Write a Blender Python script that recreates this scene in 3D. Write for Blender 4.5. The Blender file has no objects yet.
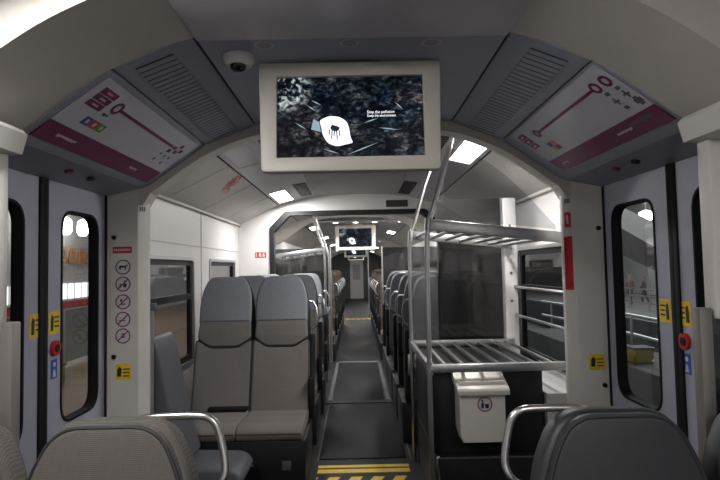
import bpy, bmesh, math, random
from mathutils import Vector, Matrix, Euler
random.seed(7)
SC = bpy.context.scene
COL = SC.collection
R = math.radians

# ------------------------------------------------------------------ materials
def sock(n, name):
    return n.inputs[name]

def mat(name, col, rough=0.5, metal=0.0, var=0.06, scale=30.0, bump=0.0, spec=0.5, stretch=None):
    m = bpy.data.materials.new(name); m.use_nodes = True
    nt = m.node_tree; nt.nodes.clear()
    out = nt.nodes.new('ShaderNodeOutputMaterial')
    b = nt.nodes.new('ShaderNodeBsdfPrincipled')
    nt.links.new(b.outputs[0], out.inputs[0])
    tc = nt.nodes.new('ShaderNodeTexCoord')
    mp = nt.nodes.new('ShaderNodeMapping')
    nt.links.new(tc.outputs['Object'], mp.inputs[0])
    if stretch: mp.inputs['Scale'].default_value = stretch
    nz = nt.nodes.new('ShaderNodeTexNoise'); nz.inputs['Scale'].default_value = scale
    nz.inputs['Detail'].default_value = 3
    nt.links.new(mp.outputs[0], nz.inputs['Vector'])
    cr = nt.nodes.new('ShaderNodeValToRGB')
    lo = tuple(max(0, c*(1-var)) for c in col); hi = tuple(min(1, c*(1+var)) for c in col)
    cr.color_ramp.elements[0].position = 0.3; cr.color_ramp.elements[1].position = 0.7
    cr.color_ramp.elements[0].color = (*lo, 1); cr.color_ramp.elements[1].color = (*hi, 1)
    nt.links.new(nz.outputs['Fac'], cr.inputs[0])
    nt.links.new(cr.outputs[0], b.inputs['Base Color'])
    b.inputs['Roughness'].default_value = rough
    b.inputs['Metallic'].default_value = metal
    b.inputs['Specular IOR Level'].default_value = spec
    if bump:
        bp = nt.nodes.new('ShaderNodeBump'); bp.inputs['Strength'].default_value = bump
        bp.inputs['Distance'].default_value = 0.002
        nt.links.new(nz.outputs['Fac'], bp.inputs['Height'])
        nt.links.new(bp.outputs[0], b.inputs['Normal'])
    return m

def weave(name, col, col2, cells=220.0, rough=0.9):
    m = mat(name, col, rough, var=0.08, scale=60)
    nt = m.node_tree
    b = next(n for n in nt.nodes if n.type == 'BSDF_PRINCIPLED')
    cr = next(n for n in nt.nodes if n.type == 'VALTORGB')
    tc = next(n for n in nt.nodes if n.type == 'TEX_COORD')
    wx = nt.nodes.new('ShaderNodeTexWave'); wx.bands_direction = 'X'; wx.inputs['Scale'].default_value = cells/6.28
    wz = nt.nodes.new('ShaderNodeTexWave'); wz.bands_direction = 'Z'; wz.inputs['Scale'].default_value = cells/6.28
    for w in (wx, wz):
        w.inputs['Distortion'].default_value = 1.0
        nt.links.new(tc.outputs['Object'], w.inputs['Vector'])
    mu = nt.nodes.new('ShaderNodeMath'); mu.operation = 'MULTIPLY'
    nt.links.new(wx.outputs['Fac'], mu.inputs[0]); nt.links.new(wz.outputs['Fac'], mu.inputs[1])
    mx = nt.nodes.new('ShaderNodeMixRGB'); mx.blend_type = 'MIX'
    nt.links.new(mu.outputs[0], mx.inputs[0]); nt.links.new(cr.outputs[0], mx.inputs[1])
    mx.inputs[2].default_value = (*col2, 1)
    nt.links.new(mx.outputs[0], b.inputs['Base Color'])
    bp = nt.nodes.new('ShaderNodeBump'); bp.inputs['Strength'].default_value = 0.25; bp.inputs['Distance'].default_value = 0.002
    nt.links.new(mu.outputs[0], bp.inputs['Height']); nt.links.new(bp.outputs[0], b.inputs['Normal'])
    return m

def glass(name, tint=(0.9, 0.92, 0.92), refl=1.0, rough=0.02, haze=0.0):
    m = bpy.data.materials.new(name); m.use_nodes = True
    nt = m.node_tree; nt.nodes.clear()
    out = nt.nodes.new('ShaderNodeOutputMaterial')
    tr = nt.nodes.new('ShaderNodeBsdfTransparent'); tr.inputs[0].default_value = (*tint, 1)
    gl = nt.nodes.new('ShaderNodeBsdfGlossy'); gl.inputs['Roughness'].default_value = rough
    gl.inputs['Color'].default_value = (refl, refl, refl, 1)
    fr = nt.nodes.new('ShaderNodeFresnel'); fr.inputs['IOR'].default_value = 1.5
    mx = nt.nodes.new('ShaderNodeMixShader')
    ge = nt.nodes.new('ShaderNodeNewGeometry'); inv = nt.nodes.new('ShaderNodeMath'); inv.operation = 'SUBTRACT'; inv.inputs[0].default_value = 1
    nt.links.new(ge.outputs['Backfacing'], inv.inputs[1])
    mm = nt.nodes.new('ShaderNodeMath'); mm.operation = 'MULTIPLY'
    nt.links.new(fr.outputs[0], mm.inputs[0]); nt.links.new(inv.outputs[0], mm.inputs[1])
    nt.links.new(mm.outputs[0], mx.inputs[0]); nt.links.new(tr.outputs[0], mx.inputs[1]); nt.links.new(gl.outputs[0], mx.inputs[2])
    last = mx.outputs[0]
    if haze:
        df = nt.nodes.new('ShaderNodeBsdfDiffuse'); df.inputs[0].default_value = (0.5, 0.5, 0.5, 1)
        hz = nt.nodes.new('ShaderNodeMixShader'); hz.inputs[0].default_value = haze
        nt.links.new(last, hz.inputs[1]); nt.links.new(df.outputs[0], hz.inputs[2]); last = hz.outputs[0]
    nt.links.new(last, out.inputs[0])
    return m

def emit(name, col, strength):
    m = bpy.data.materials.new(name); m.use_nodes = True
    nt = m.node_tree; nt.nodes.clear()
    out = nt.nodes.new('ShaderNodeOutputMaterial')
    e = nt.nodes.new('ShaderNodeEmission'); e.inputs[0].default_value = (*col, 1); e.inputs[1].default_value = strength
    nt.links.new(e.outputs[0], out.inputs[0])
    return m

M = {}
M['white'] = mat('white_wall_laminate', (0.66, 0.645, 0.635), 0.42, var=0.02, scale=6)
M['beige'] = mat('beige_arch_moulding', (0.56, 0.53, 0.495), 0.5, var=0.02, scale=8)
M['post'] = mat('cream_post_paint', (0.58, 0.56, 0.525), 0.45, var=0.03, scale=9)
M['blue'] = mat('blue_grey_ceiling_panel', (0.275, 0.295, 0.365), 0.42, var=0.03, scale=9)
M['bluelite'] = mat('light_grey_ceiling_panel', (0.45, 0.44, 0.48), 0.4, var=0.03, scale=9)
M['ceil'] = mat('grey_saloon_ceiling', (0.40, 0.395, 0.39), 0.5, var=0.03, scale=5)
M['cove'] = mat('pale_saloon_cove', (0.52, 0.50, 0.47), 0.45, var=0.03, scale=5)
M['door'] = mat('lilac_grey_door_paint', (0.37, 0.375, 0.46), 0.4, var=0.03, scale=10)
M['floor'] = mat('charcoal_rubber_floor', (0.0085, 0.0085, 0.010), 0.5, var=0.25, scale=160, bump=0.15, spec=0.2)
M['floor2'] = mat('charcoal_floor_plate', (0.0095, 0.0095, 0.0115), 0.48, var=0.2, scale=160, bump=0.1, spec=0.2)
M['black'] = mat('black_plastic', (0.009, 0.009, 0.010), 0.55, var=0.1, spec=0.25)
M['rubber'] = mat('black_rubber_seal', (0.007, 0.007, 0.008), 0.7, var=0.1, spec=0.2)
M['darkgrey'] = mat('dark_grey_laminate', (0.014, 0.0145, 0.017), 0.45, var=0.1, scale=14, spec=0.3)
M['seatbrown'] = weave('brown_grey_seat_cloth', (0.165, 0.150, 0.140), (0.205, 0.188, 0.176), 500)
M['seatblue'] = weave('blue_grey_headrest_cloth', (0.235, 0.248, 0.282), (0.265, 0.278, 0.312), 600)
M['seatweave'] = weave('coarse_brown_grey_cloth', (0.075, 0.067, 0.061), (0.145, 0.131, 0.120), 420)
M['leather'] = mat('charcoal_seat_hide', (0.021, 0.022, 0.026), 0.5, var=0.12, scale=120, bump=0.1)
M['leatherlite'] = mat('slate_seat_hide', (0.085, 0.09, 0.102), 0.55, var=0.1, scale=90, bump=0.1)
M['pipe'] = mat('dark_seat_piping', (0.018, 0.018, 0.022), 0.6)
M['steel'] = mat('brushed_steel', (0.62, 0.61, 0.60), 0.28, 1.0, var=0.05, scale=40, stretch=(1, 1, 0.1))
M['steel2'] = mat('satin_aluminium', (0.50, 0.50, 0.51), 0.38, 1.0, var=0.05, scale=40)
M['dullsteel'] = mat('dull_screen_steel', (0.20, 0.185, 0.17), 0.5, 0.5, var=0.08, scale=12, stretch=(1,1,0.1))
M['yellow'] = mat('yellow_sign_film', (0.72, 0.50, 0.02), 0.5, var=0.05)
M['hazard'] = mat('yellow_floor_tape', (0.62, 0.42, 0.03), 0.55, var=0.12, scale=60)
M['red'] = mat('red_sign_film', (0.50, 0.016, 0.02), 0.4, var=0.06)
M['redbtn'] = mat('red_button_plastic', (0.45, 0.02, 0.025), 0.35, var=0.05)
M['bluesign'] = mat('blue_sign_film', (0.02, 0.08, 0.35), 0.4, var=0.05)
M['green'] = mat('green_print', (0.10, 0.32, 0.07), 0.4)
M['trimdark'] = mat('dull_floor_trim', (0.075, 0.075, 0.08), 0.55)
M['darkvent'] = mat('dark_grey_vent_back', (0.05, 0.052, 0.06), 0.6)  # dark grey backing behind the vestibule grille slats
M['orange'] = mat('orange_print', (0.50, 0.21, 0.07), 0.4)
M['maroon'] = mat('maroon_print', (0.155, 0.006, 0.078), 0.3, var=0.04)
M['mapwhite'] = mat('map_board_film', (0.56, 0.56, 0.61), 0.25, var=0.02, scale=10)
M['mapgrey'] = mat('grey_print', (0.10, 0.10, 0.11), 0.4)
M['pinkwhite'] = mat('pale_print', (0.60, 0.46, 0.53), 0.4)
M['ink'] = mat('black_print', (0.012, 0.012, 0.014), 0.5)
M['signwhite'] = mat('white_sign_film', (0.55, 0.53, 0.54), 0.4, var=0.03)
M['housing'] = mat('cream_monitor_housing', (0.50, 0.475, 0.43), 0.45, var=0.02, scale=10)
M['bin'] = mat('cream_bin_paint', (0.66, 0.63, 0.57), 0.4, var=0.02, scale=14)
M['glass'] = glass('window_glass', (0.90, 0.91, 0.91))
M['clear'] = glass('clear_screen_glass', (0.84, 0.85, 0.86), haze=0.07)
M['smoked'] = glass('smoked_screen_glass', (0.32, 0.32, 0.33), haze=0.03)
M['hallglass'] = glass('greenish_railing_glass', (0.40, 0.47, 0.45), haze=0.18)
M['dimyellow'] = mat('faded_yellow_paint', (0.30, 0.235, 0.03), 0.6)
M['lamp'] = emit('lit_ceiling_diffuser', (1.0, 0.97, 0.93), 5.0)
M['spot'] = emit('lit_downlight_lens', (1.0, 0.98, 0.95), 9.0)
M['halllamp'] = emit('lit_hall_lamp', (1.0, 1.0, 0.98), 7.0)
M['hallwin'] = emit('daylit_hall_window', (0.95, 0.98, 1.0), 1.1)
M['unlit'] = mat('unlit_diffuser', (0.42, 0.41, 0.45), 0.35, var=0.02)
M['lens'] = mat('dull_downlight_lens', (0.24, 0.23, 0.24), 0.4)
M['domewhite'] = mat('white_camera_case', (0.60, 0.60, 0.60), 0.35, var=0.02)
M['domeglass'] = mat('dark_camera_dome', (0.01, 0.01, 0.012), 0.08)
M['hallfloor'] = mat('tan_hall_floor', (0.30, 0.20, 0.14), 0.5, var=0.12, scale=4)
M['hallwall'] = mat('pale_hall_wall', (0.42, 0.41, 0.40), 0.7, var=0.05, scale=2)
M['concrete'] = mat('grey_hall_concrete', (0.12, 0.115, 0.11), 0.8, var=0.15, scale=3)
M['halldark'] = mat('dark_hall_panel', (0.05, 0.055, 0.06), 0.6, var=0.2, scale=4)
M['skin'] = mat('skin', (0.35, 0.2, 0.14), 0.6)
M['clothes'] = mat('dark_clothes', (0.05, 0.045, 0.05), 0.85, var=0.2)
M['clothes2'] = mat('plum_clothes', (0.14, 0.08, 0.08), 0.85, var=0.2)
M['hair'] = mat('black_hair', (0.012, 0.01, 0.01), 0.7)

def pattern_cloth():
    m = mat('brown_patterned_cloth', (0.10, 0.075, 0.055), 0.9)
    nt = m.node_tree
    cr = next(n for n in nt.nodes if n.type == 'VALTORGB'); b = next(n for n in nt.nodes if n.type == 'BSDF_PRINCIPLED')
    tc = next(n for n in nt.nodes if n.type == 'TEX_COORD')
    v = nt.nodes.new('ShaderNodeTexVoronoi'); v.inputs['Scale'].default_value = 22
    nt.links.new(tc.outputs['Object'], v.inputs['Vector'])
    c2 = nt.nodes.new('ShaderNodeValToRGB')
    c2.color_ramp.elements[0].position = 0.25; c2.color_ramp.elements[0].color = (0.014, 0.010, 0.008, 1)
    c2.color_ramp.elements[1].position = 0.6; c2.color_ramp.elements[1].color = (0.085, 0.062, 0.045, 1)
    nt.links.new(v.outputs['Distance'], c2.inputs[0]); nt.links.new(c2.outputs[0], b.inputs['Base Color'])
    return m
M['pattern'] = pattern_cloth()

def screen_mat():
    m = bpy.data.materials.new('screen_undergrowth_picture'); m.use_nodes = True
    nt = m.node_tree; nt.nodes.clear()
    out = nt.nodes.new('ShaderNodeOutputMaterial')
    e = nt.nodes.new('ShaderNodeEmission')
    gl = nt.nodes.new('ShaderNodeBsdfGlossy'); gl.inputs['Roughness'].default_value = 0.15; gl.inputs[0].default_value = (0.03, 0.03, 0.03, 1)
    ad = nt.nodes.new('ShaderNodeAddShader')
    nt.links.new(e.outputs[0], ad.inputs[0]); nt.links.new(gl.outputs[0], ad.inputs[1]); nt.links.new(ad.outputs[0], out.inputs[0])
    tc = nt.nodes.new('ShaderNodeTexCoord')
    def noise(scale, det, rough, dist, vec=None):
        n = nt.nodes.new('ShaderNodeTexNoise'); n.inputs['Scale'].default_value = scale; n.inputs['Detail'].default_value = det
        n.inputs['Roughness'].default_value = rough; n.inputs['Distortion'].default_value = dist
        nt.links.new(vec or tc.outputs['Object'], n.inputs['Vector']); return n.outputs['Fac']
    def ramp(fac, stops):
        c = nt.nodes.new('ShaderNodeValToRGB'); el = c.color_ramp.elements
        el[0].position, el[0].color = stops[0][0], (*stops[0][1], 1); el[1].position, el[1].color = stops[-1][0], (*stops[-1][1], 1)
        for p, q in stops[1:-1]:
            e_ = el.new(p); e_.color = (*q, 1)
        nt.links.new(fac, c.inputs[0]); return c.outputs[0]
    def mixc(a, b, mode, fac=1.0):
        x = nt.nodes.new('ShaderNodeMixRGB'); x.blend_type = mode; x.inputs[0].default_value = fac
        nt.links.new(a, x.inputs[1]); nt.links.new(b, x.inputs[2]); return x.outputs[0]
    mp = nt.nodes.new('ShaderNodeMapping'); mp.inputs['Rotation'].default_value = (0, 0.6, 0); mp.inputs['Scale'].default_value = (1, 1, 1.5)
    nt.links.new(tc.outputs['Object'], mp.inputs[0])
    twigs = ramp(noise(38, 9, 0.74, 0.35, mp.outputs[0]), [(0.47, (0.002,0.003,0.006)), (0.56, (0.020,0.026,0.034)), (0.66, (0.11,0.12,0.13)), (0.80, (0.42,0.45,0.48))])
    blot = ramp(noise(7, 3, 0.5, 0.6), [(0.36, (0.25,0.25,0.25)), (0.60, (1.3,1.3,1.3))])
    tint = ramp(noise(5, 2, 0.5, 0.3), [(0.38, (0.65,0.90,1.20)), (0.5, (0.95,1.0,0.95)), (0.62, (1.20,0.92,0.80))])
    pic = mixc(mixc(twigs, blot, 'MULTIPLY'), tint, 'MULTIPLY')
    # a pale drift of leaves towards the picture's top corner
    gr = nt.nodes.new('ShaderNodeTexGradient'); gr.gradient_type = 'SPHERICAL'
    m2 = nt.nodes.new('ShaderNodeMapping'); m2.inputs['Location'].default_value = (2.1, 0, -1.1); m2.inputs['Scale'].default_value = (8.5, 0, 9.5)
    nt.links.new(tc.outputs['Object'], m2.inputs[0]); nt.links.new(m2.outputs[0], gr.inputs[0])
    spots = ramp(noise(34, 4, 0.6, 0.8), [(0.50, (0,0,0)), (0.68, (0.55,0.62,0.60))])
    drift = mixc(spots, ramp(gr.outputs['Fac'], [(0.05, (0,0,0)), (0.45, (1,1,1))]), 'MULTIPLY')
    pic = mixc(pic, drift, 'ADD')
    nt.links.new(pic, e.inputs[0]); e.inputs[1].default_value = 0.75
    return m
M['screen'] = screen_mat()
M['screenwhite'] = emit('screen_white', (0.85, 0.87, 0.92), 0.85)
M['screenpale'] = emit('screen_pale', (0.35, 0.50, 0.55), 0.5)
M['screendark'] = emit('screen_dark', (0.02, 0.025, 0.04), 0.6)

# ------------------------------------------------------------------ mesh helpers
def box(bm, x0, x1, y0, y1, z0, z1, bev=0.0, seg=2):
    t = bmesh.new()
    vs = [t.verts.new(v) for v in ((x0,y0,z0),(x1,y0,z0),(x1,y1,z0),(x0,y1,z0),(x0,y0,z1),(x1,y0,z1),(x1,y1,z1),(x0,y1,z1))]
    for f in ((0,3,2,1),(4,5,6,7),(0,1,5,4),(1,2,6,5),(2,3,7,6),(3,0,4,7)): t.faces.new([vs[i] for i in f])
    if bev: bmesh.ops.bevel(t, geom=t.edges[:], offset=bev, segments=seg, profile=0.5, affect='EDGES')
    merge(bm, t)

def merge(bm, t, fn=None):
    me = bpy.data.meshes.new('tmp'); t.to_mesh(me); t.free()
    if fn:
        for v in me.vertices: v.co = fn(v.co.copy())
    bm.from_mesh(me); bpy.data.meshes.remove(me)

def tube(bm, pts, r, n=12, cap=True):
    pts = [Vector(p) for p in pts]
    rings = []
    prev = None
    for i, p in enumerate(pts):
        a = pts[max(i-1, 0)]; b = pts[min(i+1, len(pts)-1)]
        d = (b-a).normalized()
        if prev is None:
            up = Vector((0,0,1)) if abs(d.z) < 0.9 else Vector((1,0,0))
            u = d.cross(up).normalized()
        else:
            u = (prev - d*prev.dot(d)).normalized()
        prev = u; w = d.cross(u)
        rr = r[i] if isinstance(r, (list, tuple)) else r
        rings.append([bm.verts.new(p + (u*math.cos(2*math.pi*k/n) + w*math.sin(2*math.pi*k/n))*rr) for k in range(n)])
    for i in range(len(rings)-1):
        for k in range(n):
            bm.faces.new((rings[i][k], rings[i][(k+1)%n], rings[i+1][(k+1)%n], rings[i+1][k]))
    if cap:
        bm.faces.new(list(reversed(rings[0]))); bm.faces.new(rings[-1])

def loop_tube(bm, pts, r, n=8):
    pts = [Vector(p) for p in pts]; N = len(pts); rings = []
    nrm = Vector((0,0,0))
    for i in range(N): nrm += pts[i].cross(pts[(i+1)%N])
    nrm.normalize()
    for i in range(N):
        d = (pts[(i+1)%N]-pts[i-1]).normalized(); u = nrm; w = d.cross(u).normalized()
        rings.append([bm.verts.new(pts[i] + (u*math.cos(2*math.pi*k/n) + w*math.sin(2*math.pi*k/n))*r) for k in range(n)])
    for i in range(N):
        for k in range(n):
            bm.faces.new((rings[i][k], rings[i][(k+1)%n], rings[(i+1)%N][(k+1)%n], rings[(i+1)%N][k]))

def rounded(pts, rads, seg=6):
    """rounded polygon; rads per corner"""
    out = []; N = len(pts)
    for i in range(N):
        p = Vector(pts[i]); a = Vector(pts[i-1]); b = Vector(pts[(i+1)%N])
        r = rads[i] if isinstance(rads, (list, tuple)) else rads
        if r <= 0: out.append(tuple(p)); continue
        d1 = (a-p); d2 = (b-p)
        t = min(r, d1.length*0.49, d2.length*0.49)
        s = p + d1.normalized()*t; e = p + d2.normalized()*t
        for k in range(seg+1):
            q = k/seg
            out.append(tuple(s*(1-q)**2 + p*2*q*(1-q) + e*q*q))
    return out

def rrect(u0, u1, v0, v1, r, seg=6):
    return rounded([(u0,v0),(u1,v0),(u1,v1),(u0,v1)], r, seg)

def circle(cx, cy, r, n=24):
    return [(cx+r*math.cos(2*math.pi*k/n), cy+r*math.sin(2*math.pi*k/n)) for k in range(n)]

def plate(bm, loops, depth, fn, bev=0.0):
    """loops in (u,v); fn(u, v, w) -> world, w in 0..depth"""
    cu = bpy.data.curves.new('tmpc', 'CURVE'); cu.dimensions = '2D'; cu.fill_mode = 'BOTH'
    cu.extrude = max(depth/2 - bev, 0.00001)
    if bev: cu.bevel_depth = bev; cu.bevel_resolution = 2; cu.offset = -bev
    for lp in loops:
        s = cu.splines.new('POLY'); s.points.add(len(lp)-1)
        for i, (u, v) in enumerate(lp): s.points[i].co = (u, v, 0, 1)
        s.use_cyclic_u = True
    o = bpy.data.objects.new('tmpo', cu)
    COL.objects.link(o)
    dg = bpy.context.evaluated_depsgraph_get(); dg.update()
    me = bpy.data.meshes.new_from_object(o.evaluated_get(dg))
    t = bmesh.new(); t.from_mesh(me)
    bmesh.ops.remove_doubles(t, verts=t.verts[:], dist=1e-5)
    for v in t.verts: v.co = Vector(fn(v.co.x, v.co.y, v.co.z + depth/2))
    bmesh.ops.recalc_face_normals(t, faces=t.faces[:])
    merge(bm, t)
    bpy.data.meshes.remove(me); bpy.data.objects.remove(o); bpy.data.curves.remove(cu)

def text_into(bm, s, size, fn, align='LEFT'):
    cu = bpy.data.curves.new('tmpt', 'FONT'); cu.body = s; cu.size = size; cu.align_x = align; cu.resolution_u = 2
    cu.extrude = 0.0003
    o = bpy.data.objects.new('tmpt', cu); COL.objects.link(o)
    dg = bpy.context.evaluated_depsgraph_get(); dg.update()
    me = bpy.data.meshes.new_from_object(o.evaluated_get(dg))
    for v in me.vertices: v.co = Vector(fn(v.co.x, v.co.y, v.co.z + 0.0003))
    bm.from_mesh(me)
    bpy.data.meshes.remove(me); bpy.data.objects.remove(o); bpy.data.curves.remove(cu)

def obj(name, bm, material, parent=None, smooth=True, angle=35, recalc=True, loc=None):
    if recalc: bmesh.ops.recalc_face_normals(bm, faces=bm.faces[:])
    me = bpy.data.meshes.new(name); bm.to_mesh(me); bm.free()
    me.materials.append(material)
    if smooth:
        for p in me.polygons: p.use_smooth = True
        try: me.set_sharp_from_angle(angle=R(angle))
        except Exception: pass
    o = bpy.data.objects.new(name, me); COL.objects.link(o)
    if parent: o.parent = parent
    if loc: o.location = loc
    return o

def origin_to(o, p):
    p = Vector(p); o.data.transform(Matrix.Translation(-p)); o.location = p

def tag(o, label, cat, group=None):
    o['label'] = label; o['category'] = cat
    if group: o['group'] = group
    return o

def struct(o):
    o['kind'] = 'structure'; return o

def empty(name, label, cat, loc=(0,0,0), rz=0, group=None):
    o = bpy.data.objects.new(name, None); COL.objects.link(o)
    o.location = loc; o.rotation_euler = (0,0,rz); o.empty_display_size = 0.1
    return tag(o, label, cat, group)

def dup(root, loc=None, label=None, group=None, mirror=False):
    r = root.copy(); COL.objects.link(r)
    if loc is not None: r.location = loc
    if label: r['label'] = label
    if group: r['group'] = group
    for ch in list(root.children):
        c = ch.copy(); COL.objects.link(c); c.parent = r
        for g in list(ch.children):
            d = g.copy(); COL.objects.link(d); d.parent = c
    return r

NB = bmesh.new
def bx(name, x0, x1, y0, y1, z0, z1, material, parent=None, bev=0.0):
    bm = NB(); box(bm, min(x0,x1), max(x0,x1), y0, y1, z0, z1, bev); return obj(name, bm, material, parent)

# ------------------------------------------------------------------ camera
EYE = 1.62
cam = bpy.data.cameras.new('camera'); cam.sensor_width = 36; cam.lens = 28.0; cam.clip_start = 0.05
co = bpy.data.objects.new('camera', cam); COL.objects.link(co); SC.camera = co
co.matrix_world = Matrix.Translation((0,0,EYE)) @ Euler((R(92.86), 0, R(-0.41)), 'XYZ').to_matrix().to_4x4() @ Matrix.Rotation(R(-1.15), 4, 'Z')

FR = 0.20          # height of the raised saloon floor
XD, XW = 1.33, 1.38  # door plane, saloon wall plane
BH = 6.6           # bulkhead with the dark portal

# cross sections (half): vestibule ceiling, saloon ceiling
VP = [(0,2.42),(0.53,2.40),(0.80,2.295),(1.10,2.085),(1.33,2.03)]
SP = [(0,2.50),(0.40,2.485),(0.62,2.455),(0.905,2.385),(1.38,2.15)]

def strip(name, pts, y0, y1, material, th=0.012, parent=None, side=1):
    """shell following profile pts (x,z) between y0 and y1, thickness upwards"""
    bm = NB()
    n = len(pts)
    def row(y, dz): return [bm.verts.new((side*x, y, z+dz)) for x, z in pts]
    a, b, c, d = row(y0,0), row(y1,0), row(y0,th), row(y1,th)
    for i in range(n-1):
        bm.faces.new((a[i],a[i+1],b[i+1],b[i])); bm.faces.new((c[i],d[i],d[i+1],c[i+1]))
        bm.faces.new((a[i],c[i],c[i+1],a[i+1])); bm.faces.new((b[i],b[i+1],d[i+1],d[i]))
    bm.faces.new((a[0],b[0],d[0],c[0])); bm.faces.new((a[-1],c[-1],d[-1],b[-1]))
    return obj(name, bm, material, parent, angle=12)

def both(pts): return [(-x, z) for x, z in reversed(pts)] + list(pts[1:] if pts[0][0] == 0 else pts)

# ------------------------------------------------------------------ floors
struct(bx('floor', -1.36, 1.36, -1.6, 3.62, -0.05, 0.0, M['floor']))
struct(bx('floor_raised', -1.40, 1.40, 3.62, 16.0, 0.0, FR, M['floor']))
struct(bx('floor_far', -1.40, 1.40, 16.0, 30.0, -0.05, 0.0, M['floor']))
# loose floor plates in the aisle with bright edge trims
bm = NB(); box(bm, -0.30, 0.345, 4.25, 5.93, FR+0.0005, FR+0.006, 0.002)
o = struct(obj('floor_aisle_plate', bm, M['floor2']))
bm = NB(); box(bm, -0.27, 0.27, 6.05, 8.48, FR+0.0005, FR+0.006, 0.002)
struct(obj('floor_aisle_plate', bm, M['floor2']))
k = 1
def trim(x0,x1,y0,y1,z0,z1,m,bev=0.0):
    global k
    o = struct(bx('trim_%d' % k, x0,x1,y0,y1,z0,z1,m,None,bev)); k += 1; return o
trim(-0.318, -0.310, 4.20, 5.93, FR, FR+0.006, M['trimdark'])
trim(0.372, 0.380, 4.20, 5.93, FR, FR+0.006, M['trimdark'])
trim(-0.36, 0.36, 5.94, 6.04, FR, FR+0.012, M['black'])
trim(-0.30, 0.30, 8.50, 8.56, FR, FR+0.010, M['steel2'])
trim(-0.33, -0.29, 6.06, 8.48, FR, FR+0.012, M['trimdark'])
trim(0.29, 0.33, 6.06, 8.48, FR, FR+0.012, M['trimdark'])

def hazard(y0, y1, label, x0=-0.30, x1=0.345, stripes=True):
    t = empty('hazard_strip', label, 'floor marking', (0, y0, FR))
    L = y1-y0
    bx('backing', x0, x1, 0, L*0.86, 0.0005, 0.006, M['black'], t)
    bx('edge_band', x0, x1, L*0.73, L*0.82, 0.006, 0.009, M['hazard'], t)
    bx('edge_band', x0, x1, L*0.553, L*0.677, 0.006, 0.009, M['hazard'], t)
    w = 0.075; n = int((x1-x0)/(2*w))+2; h0, h1 = 0.0, L*0.42
    for i in range(-1, n):
        a = x0 + i*2*w
        pts = [(a, h0), (a+w, h0), (a+w+0.09, h1), (a+0.09, h1)]
        # clip to the strip's width
        def clipx(p, lim, keep):
            out = []
            for j in range(len(p)):
                c, d = p[j-1], p[j]
                ci, di = keep(c[0], lim), keep(d[0], lim)
                if ci != di:
                    q = (lim-c[0])/(d[0]-c[0]); out.append((lim, c[1]+(d[1]-c[1])*q))
                if di: out.append(d)
            return out
        p = clipx(pts, x0, lambda v, l: v >= l)
        if len(p) > 2: p = clipx(p, x1, lambda v, l: v <= l)
        if len(p) < 3: continue
        bm = NB(); lo = [bm.verts.new((x, y, 0.006)) for x, y in p]; hi = [bm.verts.new((x, y, 0.009)) for x, y in p]
        bm.faces.new(hi); bm.faces.new(list(reversed(lo)))
        for j in range(len(p)): bm.faces.new((lo[j-1], lo[j], hi[j], hi[j-1]))
        obj('chevron_stripe', bm, M['hazard'], t, smooth=False)
    return t
hazard(3.63, 4.20, 'yellow and black chevron strip on the aisle floor at the near step')
hazard(15.35, 15.97, 'small yellow and black chevron strip far down the aisle', -0.36, 0.36)

# ------------------------------------------------------------------ arches and ceilings
ARCH = [(0,2.42),(0.50,2.405),(0.66,2.36),(0.82,2.287),(0.97,2.185),(1.10,2.085),(1.33,1.98)]
def arch(name, y0, y1, drop, pts, material, up=0.30, smooth=25, xb=1.42):
    """a transverse arch: soffit along pts lowered by drop, faces rising up"""
    bm = NB(); P = both([(x, z-drop) for x, z in pts])
    a = [bm.verts.new((x,y0,z)) for x,z in P]; b = [bm.verts.new((x,y1,z)) for x,z in P]
    c = [bm.verts.new((x*1.03,y0,2.75)) for x,z in P]; d = [bm.verts.new((x*1.03,y1,2.75)) for x,z in P]
    for i in range(len(P)-1):
        bm.faces.new((a[i],a[i+1],b[i+1],b[i])); bm.faces.new((a[i],c[i],c[i+1],a[i+1]))
        bm.faces.new((b[i],b[i+1],d[i+1],d[i])); bm.faces.new((c[i],d[i],d[i+1],c[i+1]))
    bm.faces.new((a[0],b[0],d[0],c[0])); bm.faces.new((a[-1],c[-1],d[-1],b[-1]))
    return struct(obj(name, bm, material, angle=smooth))
def smooth_profile(pts, n=40):
    xs = [p[0] for p in pts]; out = []
    for i in range(n+1):
        x = xs[-1]*i/n
        for j in range(len(pts)-1):
            if pts[j][0] <= x <= pts[j+1][0]:
                q = (x-pts[j][0])/(pts[j+1][0]-pts[j][0])
                q2 = q; z = pts[j][1]*(1-q2)+pts[j+1][1]*q2
                break
        out.append((x, z))
    zs = [p[1] for p in out]
    for _ in range(4):
        zs = [zs[0]] + [(zs[i-1]+2*zs[i]+zs[i+1])/4 for i in range(1, n)] + [zs[-1]]
    return [(out[i][0], zs[i]) for i in range(n+1)]
AS = smooth_profile(ARCH)
arch('trim_arch_near', 1.45, 1.83, 0.0, AS, M['beige'])
struct(bx('trim_arch_centre', -0.52, 0.52, 1.44, 1.835, 2.385, 2.41, M['bluelite'], None, 0.006))
AS2 = [p for p in AS if p[0] <= 1.13] + [(1.135,2.03),(1.40,2.02)]
arch('trim_arch_far', 2.99, 3.10, 0.05, AS2, M['beige'])

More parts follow.
